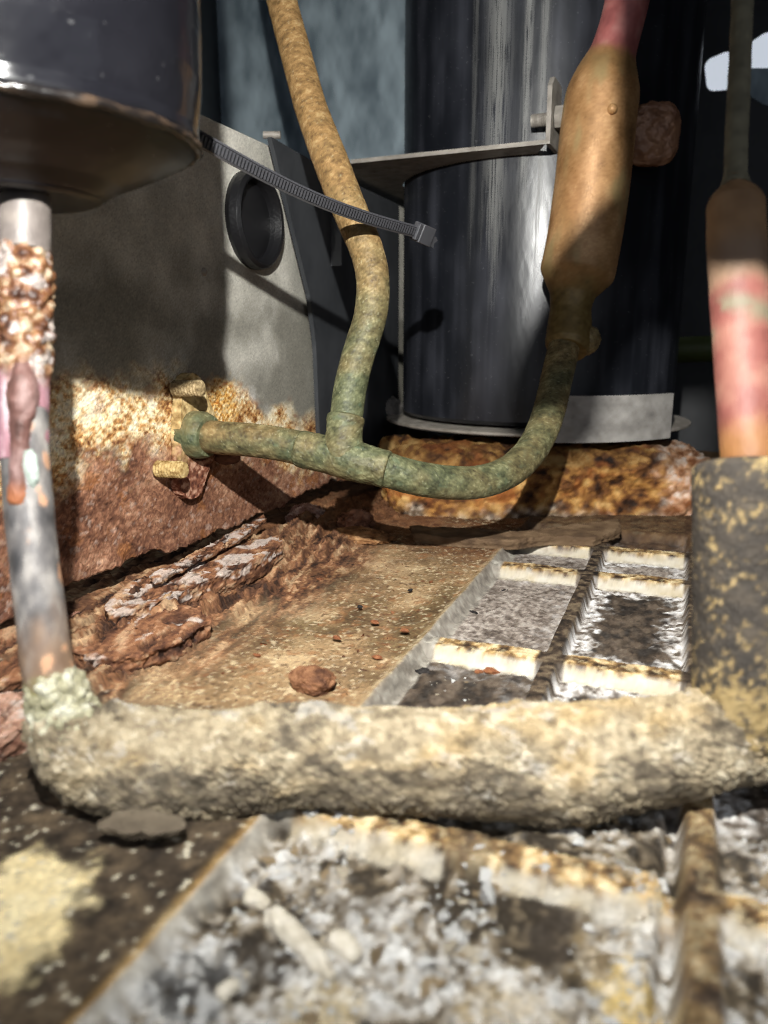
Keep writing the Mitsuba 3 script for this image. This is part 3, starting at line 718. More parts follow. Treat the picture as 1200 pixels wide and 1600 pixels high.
V, F, S, TH = tube(np.stack([ao[0] + 0.02687 * np.cos(th), ao[1] + 0.02687 * np.sin(th), 0.0870 + 0 * th], -1), 0.0006, 0.0006, 20, lambda V, S, TH: (fb(V, 250, 131, 3) - 0.5) * 0.0009, caps=False)
k = add('rim_bead', (V, F), 'wet_metal', acc, color=ramp(np.clip(0.5 + (fb(V, 200, 132, 3) - 0.5) * 2.4, 0, 1), (12, 11, 12), (26, 22, 20), (70, 56, 44)))
tag(k, 'brown bead round the bottom edge')

# ---------------------------------------------------------------- corroded foreground pipe loop
lp = thing('corroded_pipe', 'lumpy tan crusted pipe lying across the foreground, with a bare pipe rising from each end', 'pipe')
DL = 0.101


def dl(py): return 0.101 + 0.004 * min(1.0, max(0.0, (1100 - py) / 800))


cp = [at(*q) for q in ((98, 1112, DL), (124, 1158, DL), (200, 1186, DL), (320, 1190, DL), (450, 1183, DL), (620, 1181, DL), (800, 1186, DL), (960, 1180, DL), (1080, 1164, 0.102), (1170, 1150, 0.103), (1260, 1138, 0.104))]
V, F, S, TH = tube(cp, [(0, 0.0036), (0.03, 0.0049), (0.07, 0.0060), (0.14, 0.0066), (0.3, 0.0067), (0.55, 0.0070), (0.72, 0.0073), (0.80, 0.0070), (0.88, 0.0060), (1, 0.0050)], 0.00022, 270,
                   lambda V, S, TH: 0.0034 * (fb(V, 55, 142, 3) - 0.5) + 0.0010 * (fb(V, 120, 136, 3) - .5) + 0.0006 * (fb(V, 300, 140, 3) - 0.5))
g1, g2, gid = cells(V, 0.00065, 141); h1, h2, hid = cells(V, 0.0019, 143)
grow = np.clip(0.35 + sst(0.40, 0.62, fb(V, 80, 139, 3)), 0, 1)
popc = grow * (0.00042 * (1 - np.clip(g1 * 1.5, 0, 1) ** 2) + 0.0006 * hid * (1 - np.clip(h1 * 1.35, 0, 1) ** 2)) + 0.0005 * (fb(V, 200, 137, 4) - .5)
popc += (fb(V, 1400, 138, 2) - 0.5) * 0.00022
V = V + norms(V, F) * popc[:, None]
N = norms(V, F)
n1 = np.clip(0.5 + (fb(V, 420, 144, 4) - 0.5) * 1.6 + (gid - 0.5) * 0.25, 0, 1)
cc = ramp(n1, (92, 82, 66), (132, 119, 97), (160, 147, 122), (186, 176, 154))
cc = mx(cc, ramp(n1, (118, 100, 70), (154, 133, 98), (182, 163, 128)), sst(0.48, 0.68, fb(V, 90, 145, 3) + 0.30 * (S - 0.62)))
grey = sst(0.44, 0.58, fb(V * [1, 1, 1.4], 90, 146, 5) + 0.12 * sst(0.010, 0.003, V[:, 2]) - 0.12 * np.clip(N[:, 2], 0, 1))
cc = mx(cc, ramp(np.clip(0.5 + (fb(V, 420, 147, 5) - .5) * 2.4, 0, 1), (46, 41, 35), (86, 77, 65), (138, 126, 104)), grey * 0.85)
crev = sst(0.18, 0.04, g2 - g1) * 0.40 * grow + sst(0.10, 0.02, h2 - h1) * 0.25
cc = mx(cc, cc * 0.32, np.clip(crev, 0, 1))
blk_ = sst(0.66, 0.74, fb(V, 700, 148, 3))
cc = mx(cc, lin((58, 52, 45)) * np.ones(3), blk_ * 0.35)
wcap = sst(0.58, 0.68, fb(V, 180, 149, 4)) * sst(0.1, 0.8, N[:, 2])
cc = mx(cc, lin((186, 184, 178)) * np.ones(3), wcap * 0.3)
k = add('crusted_run', (V, F), 'chalky', lp, color=cc); tag(k, 'horizontal run thick with tan and grey crust')
ft = [at(*q) for q in ((80, 1046, dl(1046)), (88, 1085, dl(1085)), (100, 1120, DL), (122, 1152, DL))]
V, F, S, TH = tube(ft, [(0, 0.0029), (0.2, 0.0032), (0.7, 0.0040), (1, 0.0046)], 0.0002, 150, lambda V, S, TH: 0.0006 * (fb(V, 300, 151, 3) - .5))
g1, g2, gid = cells(V, 0.0012, 152)
V = V + norms(V, F) * (0.0009 * (1 - np.clip(g1 * 1.4, 0, 1) ** 2) * sst(0, .15, S) + (fb(V, 1400, 154, 2) - .5) * .0003)[:, None]
c = ramp(np.clip(0.5 + (gid - .5) * .8 + (fb(V, 500, 153, 4) - 0.5) * 1.4, 0, 1), (122, 118, 94), (162, 158, 132), (190, 188, 170))
k = add('crystal_crust', (V, F), 'chalky', lp, color=mx(c, c * .4, sst(.14, .03, g2 - g1) * .6))
tag(k, 'pale greenish white crystal crust at the foot of the left riser')
lr = [at(x, y, dl(y)) for x, y in ((92, 1100), (76, 1050), (66, 980), (54, 880), (44, 780), (39, 700), (37, 640))]
V, F, S, TH = tube(lr, [(0, 0.0033), (0.5, 0.0031), (1, 0.0031)], 0.0003, 72, lambda V, S, TH: (fb(V, 120, 155, 3) - 0.5) * 0.0003)
c = ramp(np.clip(0.5 + (fb(V * [1, 1, 0.4], 320, 156, 4) - 0.5) * 2.0, 0, 1), (58, 57, 58), (98, 95, 94), (146, 141, 136))
c = mx(c, ramp(fb(V, 300, 157, 3), (96, 72, 54), (150, 122, 96)), sst(0.45, 0.15, S + (fb(V * [1, 1, .3], 200, 158, 3) - 0.5) * 0.6) * 0.8)
c = mx(c, ramp(fb(V, 500, 159, 3), (110, 120, 74), (160, 162, 110)), sst(0.12, 0.04, S + (fb(V, 300, 160, 2) - .5) * .08))
c = mx(c, lin((196, 150, 116)) * np.ones(3), sst(0.66, 0.74, fb(V * [1, 1, .5], 240, 161, 3)) * 0.7)
k = add('left_riser', (V, F), 'dull_metal', lp, color=c)
bz = [at(x, y, dl(y)) for x, y in ((36, 720), (36, 660), (37, 600), (38, 540), (38, 470), (38, 380))]
V, F, S, TH = tube(bz, [(0, 0.0030), (0.1, 0.0032), (0.35, 0.0032), (0.5, 0.0033), (0.75, 0.0034), (1, 0.0032)], 0.0002, 130, lambda V, S, TH: 0.0004 * (fb(V, 200, 165, 2) - .5))
lum = sst(0.30, 0.48, S) * sst(1.0, 0.92, S)
g1, g2, gid = cells(V, 0.0014, 163)
V = V + norms(V, F) * (lum * (0.0006 * (1 - np.clip(g1 * 1.3, 0, 1) ** 2) + 0.0012 * (fb(V, 380, 164, 4) - .5)))[:, None]
c = ramp(np.clip(0.5 + (fb(V, 420, 166, 4) - 0.5) * 2.2 + (gid - .5) * .4, 0, 1), (46, 25, 15), (84, 51, 30), (114, 82, 54), (150, 134, 112))
c = mx(c, ramp(fb(V, 300, 162, 3), (116, 106, 100), (170, 162, 158)), sst(.56, .62, fb(V, 200, 161, 3)) * .8)
c = mx(c, ramp(np.clip(.5 + (fb(V * [1, 1, .3], 300, 167, 4) - .5) * 2, 0, 1), (104, 66, 66), (150, 112, 120), (186, 168, 172)), sst(0.42, 0.30, S + (fb(V, 300, 168, 2) - .5) * .1))
k = add('brazed_joint', (V, F), 'dull_metal', lp, color=c); tag(k, 'rough rusty brazed joint with purple tarnish')
sl = [at(38, y, dl(y)) for y in (398, 350, 304)]
V, F, S, TH = tube(sl, [(0, 0.0033), (0.9, 0.0034), (0.96, 0.0033), (1, 0.0028)], 0.0003, 72, lambda V, S, TH: (fb(V, 200, 170, 3) - .5) * .0002)
k = add('top_sleeve', (V, F), 'dull_metal', lp, color=ramp(fb(V, 240, 171, 4), (72, 66, 61), (96, 89, 85), (118, 110, 102))); tag(k, 'pale sleeve at the top of the left riser')
st_ = [at(37, 306, dl(300)), at(36, 262, dl(262))]
V, F, S, TH = tube(st_, 0.0027, 0.0004, 40)
add('spigot', (V, F), 'dull_metal', lp, color=ramp(fb(V, 240, 172, 3), (40, 34, 30), (80, 66, 56)))
dr_ = [at(x, y, dl(y) - e) for x, y, e in ((33, 560, .0024), (36, 620, .0025), (32, 690, .0025), (29, 750, .0024), (28, 792, .0023))]
V, F, S, TH = tube(dr_, [(0, 0.0006), (0.12, 0.0016), (0.25, 0.0019), (0.5, 0.0013), (0.8, 0.0012), (0.93, 0.0014), (0.98, 0.0011), (1, 0.0004)], 0.0002, 64, lambda V, S, TH: (fb(V, 350, 173, 3) - .5) * .0008)
c = ramp(np.clip(.5 + (fb(V * [1, 1, .3], 400, 174, 3) - .5) * 2, 0, 1), (60, 38, 33), (90, 62, 56), (118, 94, 90))
k = add('solder_run', (V, F), 'tarnish', lp, color=mx(c, lin((150, 92, 56)) * np.ones(3), sst(.8, .95, S) * .7)); tag(k, 'purple brown solder run frozen down the pipe front')
V, F = lump(at(49, 733, dl(733) - .0029), (0.0010, 0.0007, 0.0023), 176, 0.45, 4, fine=.2)
add('white_deposit', (V, F), 'chalky', lp, color=ramp(fb(V, 600, 177, 2), (136, 148, 140), (176, 186, 178)))
# right-hand side: speckled sleeve, tarnished copper, thin tube
DR = 0.1045
sv = [at(*q) for q in ((1166, 1150, 0.103), (1167, 1060, 0.1035), (1168, 960, DR), (1168, 840, DR), (1168, 722, DR))]
V, F, S, TH = tube(sv, [(0, 0.0066), (0.3, 0.0070), (0.96, 0.00705), (0.985, 0.0068), (1, 0.0058)], 0.0003, 120, lambda V, S, TH: (fb(V, 200, 181, 3) - .5) * .0004 + sst(.45, .1, S) * .001 * (fb(V, 420, 182, 3) - .5))
c = ramp(fb(V, 300, 183, 4), (30, 27, 25), (50, 45, 40), (74, 66, 56))
sp = sst(0.535, 0.70, .6 * fb(V * [1, 1, 0.6], 1000, 184, 3) + .4 * fb(V * [1, 1, .6], 260, 180, 3) + 0.22 * sst(0.34, 0.10, S) + 0.07 * (fb(V, 120, 186, 2) - .5) - .01)
k = add('speckled_sleeve', (V, F), 'crusty', lp, color=mx(c, ramp(fb(V, 500, 185, 3), (108, 90, 56), (138, 118, 78), (160, 140, 100)), sp * .8))
tag(k, 'black sleeve speckled with yellow crust on the right riser')
cpz = [at(*q) for q in ((1178, 760, DR), (1174, 720, DR), (1166, 620, 0.106), (1159, 520, 0.108), (1153, 420, 0.110), (1150, 340, 0.112), (1149, 300, 0.113), (1149, 280, 0.1135))]
V, F, S, TH = tube(cpz, [(0, 0.0038), (0.5, 0.0039), (0.80, 0.0040), (0.90, 0.0040), (0.925, 0.0036), (0.95, 0.0028), (0.97, 0.0019), (1, 0.0016)], 0.0003, 80, lambda V, S, TH: (fb(V, 120, 187, 3) - .5) * .0003)
n1 = np.clip(.5 + (fb(V, 140, 188, 4) - .5) * 1.8, 0, 1)
c = ramp(n1, (82, 42, 38), (106, 62, 55), (124, 88, 75))
c = mx(c, ramp(n1, (98, 62, 34), (124, 86, 50)), sst(.22, .10, S + (fb(V, 180, 189, 2) - .5) * .1))
c = mx(c, lin((112, 90, 72)) * np.ones(3), sst(.58, .66, S + (fb(V, 120, 191, 3) - .5) * .12))
c = mx(c, ramp(n1, (108, 80, 54), (148, 116, 84)), sst(.70, .80, S + (fb(V, 120, 194, 3) - .5) * .06))
gr = sst(.06, .0, np.abs(S + .02 * np.sin(TH * 2) + (fb(V, 120, 192, 4) - .5) * .10 - .50)) * sst(.36, .52, fb(V, 160, 193, 3))
c = mx(c, lin((88, 98, 78)) * np.ones(3), gr * .65)
k = add('tarnished_copper', (V, F), 'tarnish', lp, color=c); tag(k, 'pink and orange tarnished copper with a pale green band')
tt = [at(*q) for q in ((1149, 296, 0.1133), (1151, 220, 0.116), (1156, 100, 0.120), (1161, -30, 0.124), (1166, -160, 0.128))]
V, F, S, TH = tube(tt, [(0, 0.0022), (.06, 0.00165), (1, 0.0017)], 0.0004, 40, lambda V, S, TH: (fb(V, 300, 195, 3) - .5) * .0002)
add('thin_tube', (V, F), 'patina', lp, color=ramp(fb(V, 300, 196, 4), (70, 66, 54), (104, 98, 80), (126, 120, 100)))

# ---------------------------------------------------------------- compressor shell, its bracket and foot
tk = thing('compressor', 'large upright black compressor shell standing behind the copper filter', 'compressor')
tc = at(840, 500, 0.312); tc[2] = 0
RT = 0.0545
V, F = lathe([(0, 0.0300), (RT - 0.002, 0.0300), (RT, 0.0315), (RT, 0.355), (0, 0.3555)], tc, nseg=240, step=0.004)
add('shell', trimesh.Trimesh(V, F, process=False), 'black_enamel', tk, smooth=40)
V, F = lathe([(0, 0.0272), (RT + 0.0062, 0.0272), (RT + 0.0068, 0.0276), (RT + 0.0068, 0.0284), (RT + 0.006, 0.0288), (0, 0.0288)], tc, nseg=200)
add('base_flange', trimesh.Trimesh(V, F, process=False), 'zinc_bracket', tk, smooth=40)
# curved grey foot plate on the camera side, to the right
aim = math.atan2(*(EYE - tc)[[1, 0]])
a0, a1 = aim + 0.04, aim + 0.86
prof_z = [0.0268, 0.0272, 0.041, 0.0418]
th = np.linspace(a0, a1, 60)
for nm, r0, r1, z0, z1 in (('foot_bracket', RT + 0.0072, RT + 0.0088, 0.0258, 0.0415),):
    o_ = np.stack([tc[0] + r1 * np.cos(th), tc[1] + r1 * np.sin(th)], -1); i_ = np.stack([tc[0] + r0 * np.cos(th), tc[1] + r0 * np.sin(th)], -1)
    m = trimesh.creation.extrude_polygon(Polygon(np.vstack([o_, i_[::-1]])), z1 - z0, engine='earcut'); m.apply_translation([0, 0, z0])
    k = add(nm, m, 'foot_metal', tk, smooth=30); tag(k, 'grey scuffed foot bracket at the base of the shell')
# flat mounting bracket round the shell
bk = thing('mounting_bracket', 'flat steel bracket shelf reaching from the side panel round the black compressor', 'bracket')
pA, pB = at(548, 250, 0.262), at(852, 226, 0.236)
zbk = 0.1185
far = np.array([FLAT[0], FLAT[1]]) * 0.10
pts = [(pA[0], pA[1]), (pB[0], pB[1]), (pB[0] + far[0] * 1.0, pB[1] + far[1]), (pA[0] + far[0], pA[1] + far[1])]
poly = Polygon(pts).difference(Point(tc[0], tc[1]).buffer(RT + 0.0006, 64))
poly = max(getattr(poly, 'geoms', [poly]), key=lambda g: g.area)
m = trimesh.creation.extrude_polygon(poly, 0.0013, engine='earcut'); m.apply_translation([0, 0, zbk])
add('shelf', m, 'zinc_bracket', bk, smooth=False)
er = np.array([pB[0] - pA[0], pB[1] - pA[1], 0]); er /= np.linalg.norm(er); eb = np.array([-er[1], er[0], 0])
tabo = np.array([pB[0], pB[1], zbk])
m = slab(Polygon([(0, 0), (0.016, 0), (0.016, 0.017), (0.0125, 0.0195), (0.003, 0.0195), (0, 0.0165)]), 0.0014, tabo, eb, (0, 0, 1))
add('tab', m, 'zinc_bracket', bk, smooth=False)
bc = tabo + eb * 0.006 + UPZ * 0.0085
V, F, S, TH = tube([bc - er * 0.006, bc + er * 0.007], 0.0019, 0.0003, 32, lambda V, S, TH: 0.00013 * np.sin(S * 0.013 / 0.0007 * 2 * np.pi))
add('bolt', trimesh.Trimesh(V, F, process=False), 'zinc_bracket', bk, smooth=40)
nt_ = trimesh.creation.cylinder(0.0036, 0.003, sections=6); ax3 = np.cross(er, eb)
nt_.apply_transform(frame(bc + er * 0.0032, eb, ax3, er)); add('nut', nt_, 'zinc_bracket', bk, smooth=False)
# rusty right end of the bracket
o = at(1021, 212, 0.246)
V, F = lump(o, (0.0080, 0.0035, 0.0092), 201, 0.14, 4, 1.7, axes=np.stack([RGT, FLAT, UPZ]), fine=0.04, sq=0.6)
k = add('rusty_end', trimesh.Trimesh(V, F), 'rust_copper', bk, smooth=True); tag(k, 'rusty orange bent end of the bracket')

# ---------------------------------------------------------------- crumbling rust block under the compressor
o = at(842, 752, 0.290)
def round_box(half, r, res):
    """Dense rounded box: vertices and faces centred on the origin."""
    hx = np.asarray(half, float); Vs, Fs, n0 = [], [], 0
    for a in range(3):
        b, c_ = (a + 1) % 3, (a + 2) % 3
        for sg in (-1, 1):
            gu, gv = np.meshgrid(np.linspace(-hx[b], hx[b], int(2 * hx[b] / res) + 2), np.linspace(-hx[c_], hx[c_], int(2 * hx[c_] / res) + 2), indexing='ij')
            W = np.zeros(gu.shape + (3,)); W[..., a], W[..., b], W[..., c_] = sg * hx[a], gu, gv
            f = grid_faces(*gu.shape); Vs.append(W.reshape(-1, 3)); Fs.append((f if sg < 0 else f[:, ::-1]) + n0); n0 += gu.size
    m = trimesh.Trimesh(np.vstack(Vs), np.vstack(Fs), process=False); m.merge_vertices(digits_vertex=7)
    W = np.array(m.vertices); core = np.clip(W, -(hx - r), hx - r); d = W - core
    return core + d / np.maximum(np.linalg.norm(d, axis=1, keepdims=True), 1e-9) * r, np.array(m.faces)


Q, BF = round_box((0.0580, 0.0260, 0.0152), 0.010, 0.0006)
if np.einsum('ij,ij->', Q[BF[:, 0]], np.cross(Q[BF[:, 1]], Q[BF[:, 2]])) < 0: BF = BF[:, ::-1]
N = norms(Q, BF)
g1, g2, gid = cells(Q, 0.0045, 210)
Q = Q + N * ((fb(Q, 45, 211, 4) - .5) * .017 + 0.0007 * (1 - np.clip(g1 * 1.3, 0, 1) ** 2) + (fb(Q, 300, 213, 4) - .5) * .003)[:, None]
c = ramp(np.clip(.5 + (fb(Q, 150, 214, 5) - .5) * 2.4, 0, 1), (40, 22, 12), (108, 68, 34), (168, 120, 62), (200, 160, 100))
c = mx(c, ramp(fb(Q, 300, 215, 3), (120, 60, 24), (176, 108, 52)), sst(.55, .66, fb(Q, 90, 216, 3)) * .7)
low = sst(-.003, -.010, Q[:, 2] + (fb(Q, 130, 217, 3) - .5) * .012)
c = mx(c, ramp(np.clip(.5 + (fb(Q, 260, 218, 4) - .5) * 2.6, 0, 1), (30, 24, 20), (110, 98, 84), (190, 176, 158)), low * .85)
rt = sst(.032, .044, Q[:, 0] + (fb(Q, 110, 219, 3) - .5) * .02)
c = mx(c, ramp(np.clip(.5 + (fb(Q, 220, 220, 4) - .5) * 2.6, 0, 1), (120, 72, 40), (196, 150, 116), (226, 210, 196)), rt * .85)
c = mx(c, c * .35, sst(.10, .02, g2 - g1) * .35)
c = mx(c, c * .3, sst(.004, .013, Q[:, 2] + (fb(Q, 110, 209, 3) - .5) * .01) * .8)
V = Q @ np.stack([RGT, FLAT, UPZ]) + o
add('rust_block', (V, BF), 'crusty', None, color=c)
tag('rust_block', 'crumbling orange and white rust block jammed under the black compressor', 'mount')
# flat strip on the floor in front of the block
ol = [on_floor(*q, z=0.003) for q in ((640, 822), (720, 829), (800, 832), (880, 826), (965, 812), (972, 826), (930, 840), (860, 838), (800, 846), (720, 842), (646, 836))]
V, F, rim, top = flake(ol, 0.0028, 231, rough=.0005)
add('flat_strip', (V, F), 'crusty', None, color=ramp(np.clip(fb(V, 160, 232, 4), 0, 1), (44, 32, 24), (96, 76, 56), (134, 112, 86)))
tag('flat_strip', 'thin brown strip lying on the floor in front of the rust block', 'strip')

# ---------------------------------------------------------------- loose rust slabs along the wall foot
def rust_slab(outline, thick, seed, label, pale=0.0, name='rust_slab', z=None, cols=None):
    ol = [at(*q) if len(q) == 3 and q[2] < 1 and z is None else on_floor(q[0], q[1], z) for q in outline]
    V, F, rim, top = flake(ol, thick, seed, res=0.00042, rough=.00028)
    ax_ = np.stack([V @ [.94, .34, 0], V @ [-.34, .94, 0], V[:, 2]], -1)
    k1, k2, kid = cells((ax_ + (fb(V, 150, seed + 8, 3) - .5)[:, None] * .010) * [1, .14, 1.2], .0042, seed + 6)
    lng = fb(ax_ * [1, .18, 1], 460, seed + 9, 4) - .5
    V = V + norms(V, F) * ((kid - .5) * .0006 - .0004 * sst(.10, .02, k2 - k1) + lng * .0007 + (fb(V, 500, seed + 7, 3) - .5) * .0005)[:, None]
    n1 = np.clip(.5 + (kid - .5) * .4 + lng * 1.2 + (fb(ax_ * [1, .3, 1], 240, seed + 1, 5) - .5) * 1.6 + (fb(V, 900, seed + 2, 2) - .5) * .6, 0, 1)
    c = ramp(n1, *(cols or ((46, 29, 22), (92, 60, 43), (134, 92, 64), (172, 140, 110))))
    w = sst(.64 - pale * .25, .72 - pale * .25, fb(V, 170, seed + 3, 4)) * (top > .5)
    c = mx(c, ramp(fb(V, 500, seed + 4, 3), (156, 136, 122), (208, 198, 190)), w * .8)
    c = mx(c, c * .5, sst(.7, .1, top) * .6)
    c = mx(c, c * .3, sst(.07, .015, k2 - k1) * .7) * (1 + .13 * np.random.default_rng(seed).normal(0, 1, (len(V), 1)))
    c = np.clip(c, .004, .9)
    key = add(name, (V, F), 'crusty', None, color=c)
    tag(key, label, 'rust flake')
    return key


rust_slab([(165, 945), (200, 914), (262, 890), (330, 866), (398, 846), (432, 838), (442, 850), (400, 876), (330, 905), (268, 932), (210, 955), (170, 962)], .0055, 241,
          'long orange rust ridge with white flaking paint along its top, under the side panel', pale=.55, z=.0062)
rust_slab([(96, 990), (160, 962), (240, 946), (310, 948), (330, 968), (285, 1000), (220, 1024), (150, 1030), (104, 1016)], .0036, 246,
          'dark layered rust slab lifted off the floor beside the left riser pipe', pale=.1, z=.0040)
rust_slab([(-40, 1010), (10, 980), (56, 962), (96, 955), (92, 1000), (60, 1050), (0, 1070), (-50, 1060)], .0050, 251, 'orange rust slab half hidden behind the bare left riser pipe', z=.0052)
rust_slab([(-60, 1100), (0, 1084), (40, 1078), (58, 1100), (44, 1138), (0, 1156), (-60, 1150)], .0045, 256, 'pinkish pale rust lump at the far left beside the crystal crust', pale=.3, z=.0042,
          cols=((92, 60, 46), (150, 112, 92), (186, 152, 134), (206, 186, 172)))
rust_slab([(232, 900), (300, 866), (360, 834), (412, 804), (418, 811), (366, 846), (305, 878), (240, 910)], .0010, 261,
          'thin whitish rust skin peeling along the bottom edge of the side panel', pale=.6, z=.0086)
for (px, py, sx, sy, sz, seed, lab, cols) in (
    (478, 812, .0064, .0075, .0052, 271, 'whitish pink rust lump at the foot of the panel below the tee', ((96, 66, 56), (150, 118, 106), (204, 188, 178))),
    (556, 820, .0060, .0060, .0044, 274, 'small brown rust lump on the floor below the tee fitting', ((66, 40, 28), (118, 78, 58), (160, 118, 96))),
    (560, 838, .0105, .0045, .0026, 276, 'low tan rust crumb pile in the shade below the tee', ((80, 52, 34), (136, 96, 60), (176, 136, 96))),
    (120, 975, .0022, .0026, .0024, 277, 'small pinkish rust lump against the left riser pipe', ((96, 56, 44), (150, 104, 84), (184, 146, 126))),
    (88, 1030, .0022, .0018, .0014, 278, 'pale pebble wedged beside the left riser pipe', ((150, 130, 112), (196, 180, 164), (214, 204, 190)))):
    V, F = lump(on_floor(px, py, sz * .5), (sx, sy, sz), seed, .35, 5, 1.8, fine=.12)
    key = add('rust_lump', (V, F), 'crusty', None, color=ramp(np.clip(.5 + (fb(V, 260, seed, 4) - .5) * 2.2, 0, 1), *cols))
    tag(key, lab, 'rust lump')
V, F = lump(on_floor(489, 1064, .0016), (.0042, .0032, .0026), 281, .28, 5, 1.5, fine=.1)
add('rust_nugget', (V, F), 'crusty', None, color=ramp(np.clip(.5 + (fb(V, 300, 282, 4) - .5) * 2.2, 0, 1), (70, 44, 30), (110, 74, 50), (144, 106, 76)))
tag('rust_nugget', 'rounded brown rust nugget on the sand just behind the crusted pipe', 'rust nugget')
ol = [on_floor(*q, z=.0032) for q in ((150, 1292), (175, 1270), (235, 1266), (285, 1276), (292, 1292), (250, 1304), (190, 1302))]
V, F, rim, top = flake(ol, .0009, 285, rough=.0003)
add('grey_flake', (V, F), 'crusty', None, color=ramp(fb(V, 300, 286, 4), (58, 50, 42), (96, 86, 72), (124, 112, 96)))
tag('grey_flake', 'flat grey flake lying against the near side of the crusted pipe', 'flake')
ol = [on_floor(*q, z=.0012) for q in ((570, 938), (600, 928), (650, 932), (662, 946), (640, 958), (590, 956))]
ol = [on_floor(*q, z=.0006) for q in ((288, 948), (312, 936), (336, 938), (334, 950), (306, 956))]
V, F, rim, top = flake(ol, .0012, 288)
add('pale_flake', (V, F), 'crusty', None, color=ramp(fb(V, 500, 289, 3), (140, 112, 84), (190, 166, 136), (206, 190, 168)))
tag('pale_flake', 'small pale flake on the rust between the ridge and the sand', 'flake')

# little orange chips and black grit, each one a thing
rng = np.random.default_rng(31)
chips = [(768, 1049, .0017, 'orange rust chip by the pale cross rib in the second cell row, larger of two'), (748, 1050, .0010, 'small orange rust chip leaning on a larger chip in the second cell row'),
         (716, 981, .0008, 'orange rust chip on grey gravel in the cell beside the long rail'), (590, 1027, .0011, 'tan rust chip on the sand right of the brown nugget'),
         (526, 996, .0010, 'orange rust chip on the sand behind the brown nugget'), (632, 985, .0011, 'flat rust chip on the sand touching the long rail'),
         (586, 972, .0011, 'flat curled rust chip on the painted shadow patch of the sand'), (402, 1024, .0009, 'rust chip on the sand left of the brown nugget'), (500, 905, .0009, 'small rust chip at the far end of the sand')]
for i, (px, py, s, lab) in enumerate(chips):
    s *= .72
    z0 = -0.0030 if px > 655 and py > 940 else 0.0004
    V, F = lump(on_floor(px, py, z0 + s * .3), (s * 1.2, s * .8, s * .5), 300 + i, .55, 3, 1.6, fine=.2)
    key = add('rust_chip', (V, F), 'crusty', None, color=ramp(np.clip(fb(V, 900, 310 + i, 3) + rng.normal(0, .1, len(V)), 0, 1), (70, 42, 28), (122, 76, 48), (150, 106, 72)))
    tag(key, lab, 'rust chip')
for i, (px, py, s, lab) in enumerate([(738, 960, .0017, 'black grit lump on grey gravel beside the long rail'), (722, 993, .0011, 'black grit lump nearest the rail in the grey gravel cell'), (790, 924, .0014, 'black grit lump at the far side of the grey gravel cell'),
                                      (660, 1053, .0022, 'large dark grit lump in the corner of the dark second row cell'), (562, 948, .0008, 'black speck of grit on the painted shadow patch of sand'), (476, 862, .0009, 'black speck of grit near the orange ridge'),
                                      (641, 922, .0008, 'black speck of grit on the sand under the bent pipe')]):
    z0 = -0.0034 if px > 650 and py > 940 or px > 730 else 0.0004
    s *= .75
    V, F = lump(on_floor(px, py, z0 + s * .3), (s, s * .8, s * .55), 330 + i, .7, 3, 1.8, fine=.3)
    key = add('black_grit', (V, F), 'crusty', None, color=ramp(rng.random(len(V)), (18, 16, 15), (50, 46, 44)))
    tag(key, lab, 'grit')
VV, FF, m0 = [], [], 0
for i in range(700):                                   # fine grit over the sand
    x, y = rng.uniform(-.105, -.05), rng.uniform(.095, .215)
    D = rng.normal(size=(5, 3)) * [1, 1, .6]; h = trimesh.convex.convex_hull(D); D = np.array(h.vertices); D = D / np.abs(D).max() * min(.0009, .00018 * (1 + rng.pareto(2.2)))
    zz = Zh[np.clip(np.searchsorted(xs, x), 0, nx - 1), np.clip(np.searchsorted(ys, y), 0, ny - 1)]
    VV.append(D + [x, y, zz]); FF.append(np.array(h.faces) + m0); m0 += len(D)
V = np.vstack(VV)
pick = meshkit.noise(V * 60, 5)
add('sand_grit', (V, np.vstack(FF)), 'chalky', None, color=ramp(pick, (40, 26, 18), (110, 66, 40), (180, 150, 110)))
tag('sand_grit', 'fine brown grit scattered over the sandy pan floor', 'grit', kind='stuff')

# white salt crumbs filling the near cells: far too many to count
shards = []
for i in range(40):
    h = trimesh.convex.convex_hull(rng.normal(size=(11, 3)) * [1.0, .8, .6])
    shards.append((np.array(h.vertices) / np.abs(h.vertices).max(), np.array(h.faces)))
zi = lambda x, y: Zh[np.clip(np.searchsorted(xs, x), 0, nx - 1), np.clip(np.searchsorted(ys, y), 0, ny - 1)]
VV, FF, CC, m0 = [], [], [], 0
for i in range(9000):
    if i < 8200: x, y = rng.uniform(RAIL_X + .0052, .045), rng.uniform(.036, .098)
    else: x, y = rng.uniform(RAIL_X + .004, .03), rng.uniform(.098, .132)
    dens = meshkit.fbm(np.array([[x * 110, y * 110, 5.0]]), 3, 77)[0]
    if dens + rng.normal(0, .06) < (.58 if y < .098 else .54) or min(abs(x - q) for q in (RIB_X if y > .106 else 9, RIB2_X, RIB3_X)) < .0028: continue
    s = min(.0017, .00028 * (1 + rng.pareto(2.4))) * (.55 if i >= 8200 else 1)
    D, f = shards[rng.integers(40)]
    D = D * rng.uniform(.6, 1.3, 3) * s
    a = rng.uniform(0, 2 * np.pi); D = D @ np.array([[math.cos(a), math.sin(a), 0], [-math.sin(a), math.cos(a), 0], [0, 0, 1]])
    tone = rng.random()
    cbase = lin((176, 175, 172)) if tone < .55 else lin((158, 148, 130)) if tone < .8 else lin((120, 104, 80))
    D = D + [x, y, zi(x, y) + s * .15]
    VV.append(D[f].reshape(-1, 3)); FF.append(np.arange(3 * len(f)).reshape(-1, 3) + m0); m0 += 3 * len(f)
    CC.append(np.tile(cbase * rng.uniform(.7, 1.05), (3 * len(f), 1)))
add('salt_crumbs', (np.vstack(VV), np.vstack(FF)), 'chalky', None, color=np.vstack(CC))
tag('salt_crumbs', 'white and grey salt crumbs strewn over the near pan cells', 'crumbs', kind='stuff')
